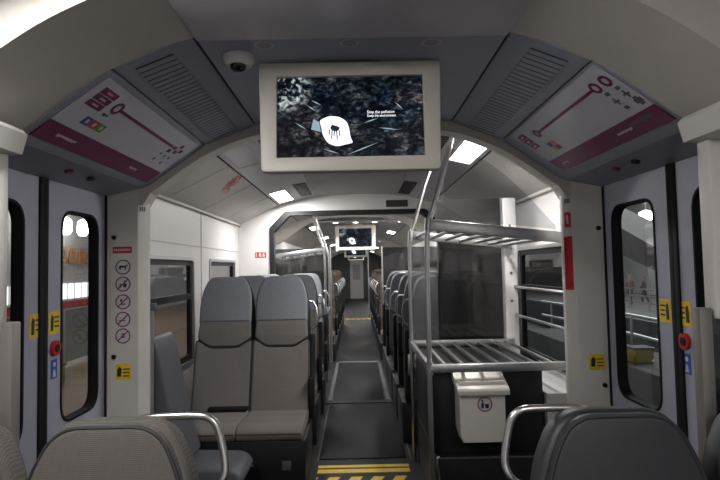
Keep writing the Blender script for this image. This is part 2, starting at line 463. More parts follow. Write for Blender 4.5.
# vestibule ceiling (1.83 .. 2.96)
VY0, VY1 = 1.83, 2.985
struct(strip('ceiling', [(-0.525,2.401),(-0.25,2.415),(0.25,2.415),(0.525,2.401)], VY0, VY1, M['blue'], 0.015))
for s, nm in ((-1,'left'),(1,'right')):
    struct(strip('ceiling_vent_bay_'+nm, [(0.535,2.398),(0.795,2.297)], VY0, VY1, M['blue'], 0.015, side=s))
    struct(strip('ceiling_map_bay_'+nm, [(0.805,2.2915),(1.10,2.085),(1.135,2.07)], VY0, VY1, M['blue'], 0.015, side=s))
    struct(strip('ceiling_door_soffit_'+nm, [(1.135,2.07),(1.33,2.03),(1.40,2.025)], VY0, VY1, M['bluelite'] if False else M['blue'], 0.015, side=s))
    struct(strip('ceiling_seam_'+nm, [(0.52,2.41),(0.81,2.30)], VY0, VY1, M['rubber'], 0.03, side=s))

# frame on the sloping bays: v runs down the slope, u along Y, w into the room
def slope_fn(s, p0, p1, y0):
    dx, dz = p1[0]-p0[0], p1[1]-p0[1]; L = math.hypot(dx, dz); dx /= L; dz /= L
    nx, nz = dz, -dx   # towards the room (down, inwards)
    if nz > 0: nx, nz = -nx, -nz
    def fn(u, v, w): return (s*(p0[0]+dx*v+nx*w), y0+u, p0[1]+dz*v+nz*w)
    return fn, L

# long vents in the vestibule bays
for s in (-1, 1):
    fn, L = slope_fn(s, (0.535,2.398), (0.795,2.297), VY0)
    t = empty('ceiling_grille', 'long slatted air grille in the blue-grey ceiling %s the camera dome' % ('beside' if s < 0 else 'across from'), 'vent')
    bm = NB(); plate(bm, [rrect(0.06, 1.10, 0.085, 0.225, 0.01)], 0.003, fn); obj('backing', bm, M['darkvent'], t)
    for i in range(26):
        u = 0.065 + i*0.0395
        bm = NB(); plate(bm, [[(u,0.085),(u+0.029,0.085),(u+0.029,0.225),(u,0.225)]], 0.0045, fn); obj('slat', bm, M['blue'], t)

# route maps
def route_map(s):
    fn, L = slope_fn(s, (0.805,2.2915), (1.10,2.085), 0)
    y0, y1, v0, v1 = (1.865, 2.915, 0.020, 0.348) if s < 0 else (1.845, 2.855, 0.006, 0.335)
    bv = 0.258 if s < 0 else 0.245
    t = empty('route_map', 'white route map board with maroon band and %s' % ('single ring, on the camera side' if s < 0 else 'two linked rings, on the rack side'), 'sign')
    bm = NB(); plate(bm, [rrect(y0, y1, v0, v1, 0.008)], 0.003, fn); obj('board', bm, M['mapwhite'], t)
    def pl(name, loops, m, d=0.0045, par=t):
        bm = NB(); plate(bm, loops, d, fn); return obj(name, bm, m, par)
    band = pl('maroon_band', [[(y0,bv),(y1,bv),(y1,v1),(y0,v1)]], M['maroon'])
    def bar(a, b, w):
        a = Vector(a); b = Vector(b); d = (b-a).normalized(); n = Vector((-d.y, d.x))*w/2
        return [tuple(a+n), tuple(b+n), tuple(b-n), tuple(a-n)]
    def ring(u, v, r): pl('station_ring', [circle(u,v,r,24), circle(u,v,r*0.55,24)], M['maroon'])
    def rect(a, b, c, d): return [(a,c),(b,c),(b,d),(a,d)]
    def cross(u, v, q, k=0.22):
        k *= q
        return [(u-q,v-k),(u-k,v-k),(u-k,v-q),(u+k,v-q),(u+k,v-k),(u+q,v-k),(u+q,v+k),(u+k,v+k),(u+k,v+q),(u-k,v+q),(u-k,v+k),(u-q,v+k)]
    def word(u0, v, n, size, m, par=band):
        bm = NB(); u = u0
        for i in range(n):
            wd = size*random.choice((0.45,0.55,0.6)); hh = size*random.choice((0.7,0.7,1.0))
            plate(bm, [rect(u, u+wd, v, v+hh)], 0.0052, fn); u += wd+size*0.16
        obj('lettering', bm, m, par)
    if s < 0:
        ring(2.075, 0.097, 0.031)
        pl('route_line', [bar((2.105,0.098),(2.72,0.102),0.015)], M['maroon'])
        for du, dv in ((0,0),(0.045,0.02),(0.045,-0.025),(-0.02,0.03),(0.085,0.0)):
            pl('terminal_mark', [rect(2.735+du,2.768+du,0.09+dv,0.112+dv)], M['maroon'])
        for i in range(3):
            p = pl('pictogram', [rect(1.903,2.008,0.052+i*0.033,0.081+i*0.033)], M['maroon'])
            pl('symbol', [rect(1.935,1.975,0.062+i*0.033,0.070+i*0.033)], M['pinkwhite'], 0.0052, p)
        for i, mm in enumerate(('bluesign','red','green')):
            p = pl('pictogram', [rect(1.992+0.053*i,2.040+0.053*i,0.182,0.221)], M[mm])
            pl('symbol', [rect(2.008+0.053*i,2.026+0.053*i,0.192,0.211)], M['pinkwhite'], 0.0052, p)
        word(2.04, 0.140, 4, 0.014, M['mapgrey'], t)
        for u, v in ((2.70,0.165),(2.755,0.168),(2.81,0.165),(2.70,0.205),(2.80,0.21)): pl('map_symbol', [cross(u, v, 0.010)], M['mapgrey'])
        word(1.97, 0.298, 14, 0.014, M['pinkwhite']); word(2.60, 0.298, 10, 0.013, M['pinkwhite'])
    else:
        ring(1.890, 0.077, 0.028); ring(1.968, 0.077, 0.028)
        pl('route_line', [bar((1.995,0.077),(2.60,0.082),0.013)], M['maroon'])
        ring(2.632, 0.082, 0.026)
        for i in range(3):
            p = pl('pictogram', [rect(2.745,2.822,0.037+i*0.038,0.070+i*0.038)], M['maroon'])
            pl('symbol', [rect(2.768,2.80,0.048+i*0.038,0.060+i*0.038)], M['pinkwhite'], 0.0052, p)
        for i, mm in enumerate(('orange','maroon','bluesign','orange')):
            a = 2.598+0.040*(i//2); v = 0.152+0.032*(i%2)
            pl('pictogram', [rect(a,a+0.037,v,v+0.029)], M[mm])
        for (u, v, q) in ((1.882,0.160,0.019),(1.963,0.165,0.018)): pl('aeroplane_symbol', [cross(u, v, q)], M['mapgrey'])
        pl('map_symbol', [cross(1.872, 0.205, 0.022, 0.5)], M['mapgrey'])
        for (u, v) in ((1.882,0.124),(1.956,0.122),(1.956,0.205)): pl('map_symbol', [rect(u-0.012,u+0.012,v-0.008,v+0.008)], M['mapgrey'])
        word(1.90, 0.268, 9, 0.024, M['mapgrey']); word(2.06, 0.283, 12, 0.014, M['pinkwhite']); word(2.70, 0.287, 8, 0.013, M['pinkwhite'])
    return t
route_map(-1); route_map(1)

# little indicator lamps in the door soffits
for s in (-1, 1):
    for i, (y, m, what) in enumerate((((2.35 if s < 0 else 2.55), M['maroon'], 'dull red'), ((2.54 if s < 0 else 2.37), M['black'], 'black'))):
        fn, L = slope_fn(s, (1.135,2.07), (1.33,2.03), 0)
        bm = NB(); plate(bm, [circle(y, 0.07, 0.018)], 0.012, fn)
        o = obj('indicator_lamp', bm, m)
        tag(o, 'small %s round indicator in the soffit above the %s doors' % (what, 'left-hand' if s < 0 else 'right-hand'), 'indicator lamp')

# ------------------------------------------------------------------ doors
LEAVES = [('door_1',-1,2.39,2.97),('door_2',-1,1.74,2.38),('door_3',1,2.335,2.97),('door_4',1,1.70,2.325)]
for nm, s, a, b in LEAVES:
    far = a > 2
    fn = (lambda u, v, w, s=s: (s*(XD+w), u, v))
    w0, w1 = (a+0.14, b-0.075) if far else (a+0.08, b-0.13)
    z0, z1 = 0.945, 1.915
    bm = NB(); plate(bm, [[(a,0.0),(b,0.0),(b,2.06),(a,2.06)], rrect(w0,w1,z0,z1,0.10,8)], 0.045, fn)
    d = struct(obj(nm, bm, M['door'], angle=30))
    bm = NB(); plate(bm, [rrect(w0,w1,z0,z1,0.10,8), rrect(w0+0.011,w1-0.011,z0+0.011,z1-0.011,0.09,8)], 0.05, lambda u,v,w,s=s: (s*(XD-0.004+w), u, v)); obj('window_rubber', bm, M['rubber'], d)
    bm = NB(); plate(bm, [rrect(w0+0.008,w1-0.008,z0+0.008,z1-0.008,0.092,8)], 0.005, lambda u,v,w,s=s: (s*(XD+0.022+w), u, v)); obj('pane', bm, M['glass'], d)
    e = a if far else b
    ee = (a-0.005, a+0.028) if far else (b-0.028, b+0.005)
    bm = NB(); box(bm, min(s*(XD-0.008), s*(XD+0.05)), max(s*(XD-0.008), s*(XD+0.05)), ee[0], ee[1], 0, 2.05, 0.004); obj('edge_seal', bm, M['rubber'], d)
    def onD(name, loops, m, d0, d1, par=d):
        bm = NB(); plate(bm, loops, d1-d0, lambda u,v,w,s=s: (s*(XD-d1+w), u, v)); return obj(name, bm, m, par)
    # stickers and button by the meeting edge
    c = (a+0.088 if far else b-0.047)
    y_ = onD('warning_sticker', [rrect(c-0.044,c+0.044,1.358,1.458,0.003)], M['yellow'], 0, 0.0015)
    onD('hand_symbol', [[(c-0.03,1.373),(c-0.012,1.373),(c-0.008,1.433),(c-0.022,1.443),(c-0.03,1.418)]], M['ink'], 0.001, 0.003, y_)
    for i in range(3): onD('text_line', [[(c+0.0,1.388+i*0.02),(c+0.034,1.388+i*0.02),(c+0.034,1.395+i*0.02),(c+0.0,1.395+i*0.02)]], M['ink'], 0.001, 0.003, y_)
    if far == (s < 0):
        cb = c
        bt = onD('door_button', [circle(cb,1.297,0.034,24)], M['redbtn'], 0, 0.014)
        onD('button_centre', [circle(cb,1.297,0.017,20)], M['black'], 0.010, 0.018, bt)
        bs = onD('blue_sticker', [rrect(cb-0.024,cb+0.024,1.165,1.248,0.002)], M['bluesign'], 0, 0.0015)
        onD('pictogram', [circle(cb,1.226,0.010,12)], M['signwhite'], 0.001, 0.003, bs)
        onD('pictogram', [[(cb-0.012,1.173),(cb+0.012,1.173),(cb+0.006,1.203),(cb-0.006,1.203)]], M['signwhite'], 0.001, 0.003, bs)
# door jamb seals against the pillar
for s in (-1, 1):
    trim(min(s*(XD-0.006), s*(XD+0.05)), max(s*(XD-0.006), s*(XD+0.05)), 2.968, 2.985, 0, 2.06, M['rubber'])
# body side outside around the door
    trim(min(s*(XD+0.048), s*1.42), max(s*(XD+0.048), s*1.42), 1.2, 1.70, 0, 2.05, M['white'])

# ------------------------------------------------------------------ pillars
def pillar(name, s):
    pts = [(XD+0.06,2.985),(1.175,2.985),(1.162,2.990),(1.130,3.035),(1.127,3.045),(1.127,3.07),(XW+0.02,3.07),(XW+0.02,2.985)]
    bm = NB(); pts3 = [(s*x,y) for x,y in pts]
    lo = [bm.verts.new((x,y,0.0)) for x,y in pts3]; hi = [bm.verts.new((x,y,2.12)) for x,y in pts3]
    bm.faces.new(hi); bm.faces.new(list(reversed(lo)))
    for j in range(len(pts3)): bm.faces.new((lo[j-1], lo[j], hi[j], hi[j-1]))
    return struct(obj(name, bm, M['post'], angle=30))
pillar('trim_pillar_left', -1); pillar('trim_pillar_right', 1)
PF = 2.985
def onP(s, name, loops, m, d0, d1, par=None):
    """front face of a pillar: u is world x"""
    bm = NB(); plate(bm, loops, d1-d0, lambda u,v,w: (u, PF-d1+w, v)); return obj(name, bm, m, par)
def onC(s, name, loops, m, d0, d1, par=None):
    """chamfered inner face: u from the outer edge inwards"""
    ax, ay, cx, cy = 1.162, 2.990, 1.130, 3.035
    L = math.hypot(cx-ax, cy-ay); tx, ty = (cx-ax)/L, (cy-ay)/L; nx, ny = -abs(ty), -abs(tx)
    bm = NB(); plate(bm, loops, d1-d0, lambda u,v,w: (s*(ax+tx*u+nx*(d1-w)), ay+ty*u+ny*(d1-w), v)); return obj(name, bm, m, par)

# signs on the left pillar
o = onP(-1, 'red_sign', [rrect(-1.294,-1.193,1.724,1.758,0.002)], M['red'], 0, 0.002)
tag(o, 'small red strip sign above the round prohibition signs', 'sign')
bm = NB()
for i in range(9): plate(bm, [[(-1.288+i*0.010,1.735),(-1.281+i*0.010,1.735),(-1.281+i*0.010,1.747),(-1.288+i*0.010,1.747)]], 0.0005, lambda u,v,w: (u, PF-0.0026+w, v))
obj('lettering', bm, M['pinkwhite'], o)
kinds = ['dog', 'litter', 'food', 'smoking', 'noise']
words_ = ['a four-legged dog, topmost of the column', 'a figure dropping litter, second of the column', 'food and drink, middle of the column', 'smoking, fourth of the column', 'a crossed-out item, lowest of the column']
for i, z in enumerate((1.650,1.560,1.466,1.374,1.287)):
    cx = -1.239; r = 0.040
    t = empty('prohibition_sign', 'round red-ringed ban sign showing ' + words_[i], 'sign', (0,0,0), 0, 'round prohibition signs on the pillar')
    onP(-1, 'disc', [circle(cx,z,r,28)], M['signwhite'], 0, 0.002, t)
    onP(-1, 'ring', [circle(cx,z,r,28), circle(cx,z,r*0.85,28)], M['maroon'], 0.001, 0.003, t)
    q = r*0.62; shapes = []
    if i == 0: shapes = [[(-0.9,0.1),(-0.6,0.35),(0.5,0.25),(0.9,0.6),(1.0,0.3),(0.7,0.1),(0.6,-0.6),(0.4,-0.6),(0.35,-0.1),(-0.4,-0.1),(-0.5,-0.6),(-0.7,-0.6)]]
    elif i == 1: shapes = [[(0.1,-0.7),(0.7,-0.7),(0.8,0.1),(0.0,0.1)],[(-0.7,-0.7),(-0.4,-0.7),(-0.3,0.0),(-0.5,0.1),(-0.75,-0.1)],[(0.25,0.25),(0.5,0.25),(0.5,0.8),(0.25,0.8)]]
    elif i == 2: shapes = [[(-0.5,-0.6),(0.5,-0.6),(0.65,-0.35),(-0.6,-0.35)],[(-0.5,0.0),(-0.2,0.0),(-0.1,0.6),(-0.6,0.6)]]
    elif i == 3: shapes = [[(-0.9,-0.35),(0.6,-0.35),(0.6,-0.12),(-0.9,-0.12)],[(0.3,0.05),(0.4,0.05),(0.6,0.6),(0.5,0.6)]]
    else: shapes = [[(-0.5,-0.4),(0.5,-0.4),(0.3,0.1),(-0.3,0.1)],[(-0.4,0.25),(0.4,0.25),(0.2,0.6),(-0.2,0.6)]]
    for sh in shapes: onP(-1, 'pictogram', [[(cx+a*q,z+b*q) for a,b in sh]], M['ink'] if i < 3 else M['mapgrey'], 0.001, 0.003, t)
    if i: onP(-1, 'slash', [[(cx-0.028,z-0.022),(cx-0.024,z-0.027),(cx+0.028,z+0.022),(cx+0.024,z+0.027)]], M['maroon'], 0.0015, 0.0035, t)
for s in (-1, 1):
    for z, w in ((1.808,'upper'),(1.178 if s < 0 else 0.977,'lower')):
        bm = NB(); xx = s*(1.287 if s < 0 else 1.298)
        plate(bm, [circle(xx,z,0.012,16)], 0.008, lambda u,v,ww: (u, PF-0.008+ww, v))
        tag(obj('pillar_lock', bm, M['black']), '%s round black lock on the %s' % (w, 'pillar with the prohibition signs' if s < 0 else 'pillar beside the red fire point'), 'lock')
    cx = s*1.237 if s < 0 else 1.263
    t = onP(s, 'warning_sticker', [rrect(cx-0.040,cx+0.040,1.058,1.140,0.003)], M['yellow'], 0, 0.002)
    tag(t, 'square yellow warning sticker low on the %s' % ('pillar under the prohibition signs' if s < 0 else 'pillar beside the luggage rack'), 'sticker')
    onP(s, 'hand_symbol', [[(cx-0.032,1.075),(cx-0.012,1.075),(cx-0.008,1.115),(cx-0.02,1.128),(cx-0.032,1.11)]], M['ink'], 0.001, 0.003, t)
    for i in range(3): onP(s, 'text_line', [[(cx-0.002,1.075+i*0.018),(cx+0.033,1.075+i*0.018),(cx+0.033,1.081+i*0.018),(cx-0.002,1.081+i*0.018)]], M['ink'], 0.001, 0.003, t)
    # small number plates at the top of the chamfer
    t = onC(s, 'number_label', [rrect(0.008,0.046,1.945,1.975,0.002)], M['signwhite'], 0, 0.001)
    tag(t, 'tiny grey number label high on the %s' % ('pillar above the bench seat' if s < 0 else 'pillar above the red panels'), 'label')
    for i in range(3): onC(s, 'digit', [[(0.010+i*0.012,1.948),(0.018+i*0.012,1.948),(0.018+i*0.012,1.972),(0.010+i*0.012,1.972)]], M['mapgrey'], 0.0005, 0.002, t)
# fire point
t = onC(1, 'fire_sign', [rrect(0.008,0.046,1.817,1.898,0.002)], M['red'], 0, 0.002)
tag(t, 'small red square sign above the tall red recess on the pillar', 'sign')
onC(1, 'symbol', [[(0.020,1.835),(0.033,1.835),(0.037,1.88),(0.024,1.885)]], M['signwhite'], 0.0015, 0.003, t)
t = onC(1, 'emergency_recess', [rrect(0.004,0.050,1.480,1.768,0.004), rrect(0.010,0.044,1.488,1.760,0.003)], M['red'], 0, 0.006)
tag(t, 'tall bright red emergency recess on the right-hand pillar', 'emergency panel')
onC(1, 'recess_back', [rrect(0.009,0.045,1.486,1.762,0.003)], M['red'], 0, 0.002, t)
onC(1, 'latch', [rrect(0.018,0.036,1.50,1.53,0.003)], M['redbtn'], 0.002, 0.007, t)

# ------------------------------------------------------------------ saloon shell
def sidewall(s, y0, y1, wins, name, z0=0.0, z1=2.17):
    loops = [[(y0,z0),(y1,z0),(y1,z1),(y0,z1)]] + [rrect(a,b,c,d,0.04,4) for a,b,c,d in wins]
    bm = NB(); plate(bm, loops, 0.05, lambda u,v,w: (s*(XW+w), u, v))
    return struct(obj(name, bm, M['white']))
WIN = {-1: [(3.42,4.72,0.89,1.71),(5.28,6.32,0.89,1.71)], 1: [(3.70,4.74,0.89,1.74),(5.28,6.32,0.89,1.74)]}
sidewall(-1, 3.18, BH+0.05, WIN[-1], 'wall_left'); sidewall(1, 3.18, BH+0.05, WIN[1], 'wall_right')
FAR = [(7.4,8.9,0.89,1.71),(9.6,11.2,0.89,1.71),(11.9,13.5,0.89,1.71),(14.2,15.6,0.89,1.71)]
sidewall(-1, BH+0.05, 30, FAR, 'wall_left_far', -0.05); sidewall(1, BH+0.05, 30, FAR, 'wall_right_far', -0.05)
wn = 1
def window(s, a, b, c, d, transom=True):
    global wn
    fr = M['black']
    bm = NB(); plate(bm, [rrect(a,b,c,d,0.04,4), rrect(a+0.05,b-0.05,c+0.05,d-0.04,0.03,4)], 0.03, lambda u,v,w: (s*(XW+0.004+w), u, v))
    o = struct(obj('window_%d' % wn, bm, fr)); wn += 1
    bm = NB(); plate(bm, [rrect(a-0.025,b+0.025,c-0.025,d+0.025,0.05,4), rrect(a,b,c,d,0.04,4)], 0.012, lambda u,v,w: (s*(XW-0.012+w), u, v)); obj('surround', bm, M['steel2'], o)
    bm = NB(); plate(bm, [rrect(a+0.04,b-0.04,c+0.04,d-0.03,0.03,4)], 0.005, lambda u,v,w: (s*(XW+0.02+w), u, v)); obj('pane', bm, M['glass'], o)
    if transom:
        z = c+(d-c)*0.64
        bx('transom', s*(XW+0.002), s*(XW+0.034), a+0.04, b-0.04, z-0.025, z+0.025, fr, o)
    return o
for s in (-1, 1):
    for i, w in enumerate(WIN[s]): window(s, *w)
    for w in FAR: window(s, *w)
# horizontal and vertical joints of the wall lining
for s in (-1, 1):
    trim(min(s*(XW-0.004), s*XW), max(s*(XW-0.004), s*XW), 3.2, BH, 1.832, 1.838, M['ceil'])
    trim(min(s*(XW-0.004), s*XW), max(s*(XW-0.004), s*XW), 4.985, 4.991, 0.4, 2.15, M['ceil'])
    # rail where wall meets cove
    trim(min(s*(XW-0.03), s*XW), max(s*(XW-0.03), s*XW), 3.2, BH, 2.135, 2.16, M['cove'], 0.006)
# side wall heater ledge
    trim(min(s*(XW-0.06), s*XW), max(s*(XW-0.06), s*XW), 3.25, BH, FR, 0.42, M['post'], 0.01)

def saloon_ceiling(y0, y1, nm):
    struct(strip('ceiling_'+nm, both([(0,2.50),(0.40,2.485),(0.47,2.475)]), y0, y1, M['ceil'], 0.02))
    for s, sd in ((-1,'left'),(1,'right')):
        struct(strip('ceiling_%s_service_%s' % (nm, sd), [(0.475,2.475),(0.62,2.455),(0.905,2.385)], y0, y1, M['bluelite'], 0.02, side=s))
        struct(strip('ceiling_%s_cove_%s' % (nm, sd), [(0.920,2.378),(1.38,2.150)], y0, y1, M['cove'], 0.02, side=s))
        struct(strip('ceiling_%s_seam_%s' % (nm, sd), [(0.90,2.392),(0.925,2.380)], y0, y1, M['rubber'], 0.02, side=s))
saloon_ceiling(3.10, BH, 'saloon'); saloon_ceiling(BH+0.08, 30, 'far')

# joints across the coves
for s in (-1, 1):
    fn, L = slope_fn(s, (0.920,2.378), (1.38,2.150), 0)
    for y in (4.05, 4.95, 5.85):
        bm = NB(); plate(bm, [[(y,0),(y+0.006,0),(y+0.006,L),(y,L)]], 0.002, fn)
        struct(obj('trim_%d' % k, bm, M['ceil'])); k += 1

# red painted lettering on the left cove
fn, L = slope_fn(-1, (0.920,2.378), (1.38,2.150), 0)
bm = NB()
for st in ([(4.47,0.10),(4.52,0.085),(4.66,0.19),(4.62,0.21)],[(4.62,0.21),(4.66,0.19),(4.78,0.195),(4.77,0.215)],[(4.50,0.085),(4.56,0.075),(4.70,0.165),(4.66,0.185)],[(4.70,0.165),(4.72,0.15),(4.80,0.20),(4.79,0.215)],
           [(4.43,0.055),(4.49,0.04),(4.63,0.13),(4.58,0.145)],[(4.58,0.145),(4.63,0.13),(4.68,0.10),(4.66,0.09),(4.60,0.118)],
           [(4.41,0.015),(4.46,0.005),(4.60,0.085),(4.56,0.10)],[(4.56,0.10),(4.60,0.085),(4.64,0.055),(4.62,0.045)],
           [(4.47,0.002),(4.52,-0.0),(4.58,0.03),(4.56,0.045)]):
    plate(bm, [st], 0.002, fn)
tag(obj('red_lettering', bm, M['red']), 'slanting red lettering on the pale cove above the left window', 'lettering')

# service-band lights, grilles
LIT = []
def ceil_light(s, y0, y1, lit, label, x0=0.715, x1=0.872, pts=((0.62,2.455),(0.905,2.385))):
    fn, L = slope_fn(s, pts[0], pts[1], 0)
    wx = pts[1][0]-pts[0][0]; va = (x0-0.62)/wx*L; vb = (x1-0.62)/wx*L
    t = empty('ceiling_light', label, 'ceiling light', (0,0,0), 0, 'ceiling light panels')
    bm = NB(); plate(bm, [rrect(y0-0.02,y1+0.02,va-0.015,vb+0.015,0.01), rrect(y0,y1,va,vb,0.008)], 0.008, fn); obj('frame', bm, M['bluelite'], t)
    bm = NB(); plate(bm, [rrect(y0,y1,va,vb,0.008)], 0.004, fn); obj('diffuser', bm, M['lamp'] if lit else M['unlit'], t)
    if lit:
        c = Vector(fn((y0+y1)/2, (va+vb)/2, 0.02)); LIT.append((c, s, y1-y0, vb-va))
    return t
def grille(s, y0, y1, label):
    fn, L = slope_fn(s, (0.47,2.475), (0.62,2.455), 0)
    t = empty('ceiling_vent', label, 'vent', (0,0,0), 0, 'dark air vents in the saloon ceiling')
    bm = NB(); plate(bm, [rrect(y0,y1,0.02,L,0.01)], 0.003, fn); obj('backing', bm, M['black'], t)
    n = 10
    for i in range(n):
        u = y0+0.03+(y1-y0-0.06)*i/n
        bm = NB(); plate(bm, [[(u,0.03),(u+0.025,0.03),(u+0.025,L-0.01),(u,L-0.01)]], 0.007, fn); obj('slat', bm, M['mapgrey'], t)
ceil_light(-1, 3.50, 4.20, False, 'unlit panel in the ceiling strip over the red lettering')
ceil_light(1, 3.45, 4.20, True, 'bright lit ceiling panel above the luggage rack')
ceil_light(-1, 5.65, 6.45, True, 'bright lit ceiling panel next to the white bulkhead')
ceil_light(1, 5.65, 6.45, False, 'unlit ceiling panel behind the rack poles')
for s, nm in ((-1,'lettered cove'),(1,'luggage rack')):
    grille(s, 3.5, 4.2, 'dark slatted ceiling vent nearest the %s' % nm); grille(s, 5.5, 6.4, 'dark slatted ceiling vent near the bulkhead on the %s side' % nm)
ordw = ['first','second','third','fourth','fifth','sixth','seventh','eighth']
ii = {-1: 0, 1: 0}
for n_, (y, s) in enumerate(((7.1,1),(7.3,-1),(9.0,1),(10.4,-1),(12.2,1),(14.0,-1),(16.5,1),(18.5,-1),(21.5,1),(24,-1),(27,1))):
    ceil_light(s, y, y+0.8, True, 'lit ceiling panel beyond the dark portal, %s along the %s side' % (ordw[ii[s]], 'left' if s < 0 else 'right')); ii[s] += 1

# bulkhead with chamfered portal
ph, pw, pt = 2.275, 0.985, 2.10
portal = [(-pw,FR-0.2),(pw,FR-0.2),(pw,2.08),(0.81,ph-0.012),(0.78,ph),(-0.78,ph),(-0.81,ph-0.012),(-pw,2.08)]
outer = [(-XW-0.02,-0.02),(XW+0.02,-0.02),(XW+0.02,2.16),(0.95,2.42),(0.5,2.55),(-0.5,2.55),(-0.95,2.42),(-XW-0.02,2.16)]
bm = NB(); plate(bm, [outer, portal], 0.08, lambda u,v,w: (u, BH+w, v)); struct(obj('wall_far', bm, M['white'], angle=20))
def inset(p, d):
    c = [(x - d*(1 if x > 0 else -1), z - (d if z > 1.9 else 0)) for x, z in p]; return c
big = [(x + 0.03*(1 if x > 0 else -1), z + (0.03 if z > 1.9 else 0)) for x, z in portal]
bm = NB(); plate(bm, [big, inset(portal,0.02)], 0.14, lambda u,v,w: (u, BH-0.03+w, v)); struct(obj('trim_portal_frame', bm, M['darkgrey'], angle=20))
# small vent and red sign on the bulkhead
t = empty('bulkhead_vent', 'small dark slotted vent above the portal', 'vent')
bm = NB(); plate(bm, [rrect(0.365,0.62,2.335,2.415,0.006)], 0.006, lambda u,v,w: (u, BH-0.006+w, v)); obj('backing', bm, M['black'], t)
for i in range(6):
    z = 2.342+i*0.012
    bm = NB(); plate(bm, [[(0.375,z),(0.61,z),(0.61,z+0.005),(0.375,z+0.005)]], 0.004, lambda u,v,w: (u, BH-0.010+w, v)); obj('slat', bm, M['mapgrey'], t)
t = empty('fire_sign', 'small red rectangular sign on the white bulkhead', 'sign')
bm = NB(); plate(bm, [rrect(-1.192,-1.063,1.765,1.828,0.002)], 0.003, lambda u,v,w: (u, BH-0.003+w, v)); obj('plate', bm, M['red'], t)
for u0, u1 in ((-1.185,-1.165),(-1.148,-1.115),(-1.105,-1.075)):
    bm = NB(); plate(bm, [[(u0,1.775),(u1,1.775),(u1-0.008,1.818),(u0+0.004,1.818)]], 0.002, lambda u,v,w: (u, BH-0.005+w, v)); obj('symbol', bm, M['signwhite'], t)

# end of the train
bm = NB(); plate(bm, [[(-1.4,-0.05),(1.4,-0.05),(1.4,2.6),(-1.4,2.6)]], 0.05, lambda u,v,w: (u, 30+w, v)); struct(obj('wall_end', bm, M['halldark']))
bm = NB(); plate(bm, [rrect(-0.35,0.35,0.0,2.0,0.02)], 0.03, lambda u,v,w: (u, 29.96+w, v)); d = struct(obj('door_5', bm, M['ceil']))
bm = NB(); plate(bm, [rrect(-0.2,0.2,1.0,1.8,0.05)], 0.01, lambda u,v,w: (u, 29.94+w, v)); obj('pane', bm, M['lens'], d)
# mid arches of the far coach
arch('trim_arch_second_coach', 8.9, 9.05, -0.02, AS, M['beige'])
arch('trim_arch_third_coach', 15.9, 16.05, -0.02, AS, M['beige'])

# ------------------------------------------------------------------ near saloon (around the camera)
struct(strip('ceiling_near', both([(0,2.50),(0.62,2.47),(0.95,2.38),(1.38,2.15)]), -1.6, 1.45, M['white'], 0.02))
for s, nm in ((-1,'left'),(1,'right')):
    bm = NB(); plate(bm, [[(-1.6,0),(1.45,0),(1.45,2.17),(-1.6,2.17)], rrect(-1.0,0.9,0.9,1.7,0.04,4)], 0.05, lambda u,v,w: (s*(XW+w), u, v)); struct(obj('wall_%s_near' % nm, bm, M['white']))
struct(bx('wall_back', -1.43, 1.43, -1.65, -1.6, -0.05, 2.55, M['white']))
window(-1, -1.0, 0.9, 0.9, 1.7); window(1, -1.0, 0.9, 0.9, 1.7)
trim(-1.30, -0.98, -1.0, 1.40, 2.13, 2.16, M['steel2'], 0.005)
struct(strip('ceiling_near_joint', both([(0,2.497),(0.62,2.467),(0.95,2.377),(1.37,2.15)]), 1.05, 1.062, M['mapgrey'], 0.004))
def near_light(s, y0, y1, label):
    return ceil_light(s, y0, y1, True, label, pts=((0.62,2.47),(0.95,2.38)))
near_light(-1, 0.55, 1.25, 'lit ceiling panel over the brown seats nearest the viewer')
near_light(1, -1.1, -0.4, 'lit ceiling panel behind the viewer')

# draught screens by the doors
for s in (-1, 1):
    t = empty('draught_screen', 'cream capped screen post with steel edge beside the %s doors' % ('left-hand' if s < 0 else 'right-hand'), 'screen', (0,1.66,0))
    bx('post', s*1.045, s*1.36, -0.03, 0.03, 1.45, 1.99, M['post'], t, 0.008)
    bm = NB(); plate(bm, [[(0.996,2.045),(1.012,1.985),(1.07,1.98),(1.37,1.98),(1.37,2.06),(1.01,2.06)]], 0.20, lambda u,v,w: (s*u, -0.16+w, v), 0.003); obj('cap', bm, M['post'], t)
    bx('edge_panel', s*1.0, s*1.037, -0.022, 0.022, 0.0, 1.482, M['dullsteel'], t, 0.004)
    bx('glass_panel', s*1.037, s*1.36, -0.006, 0.006, 0.1, 1.45, M['smoked'] if s > 0 else M['clear'], t)

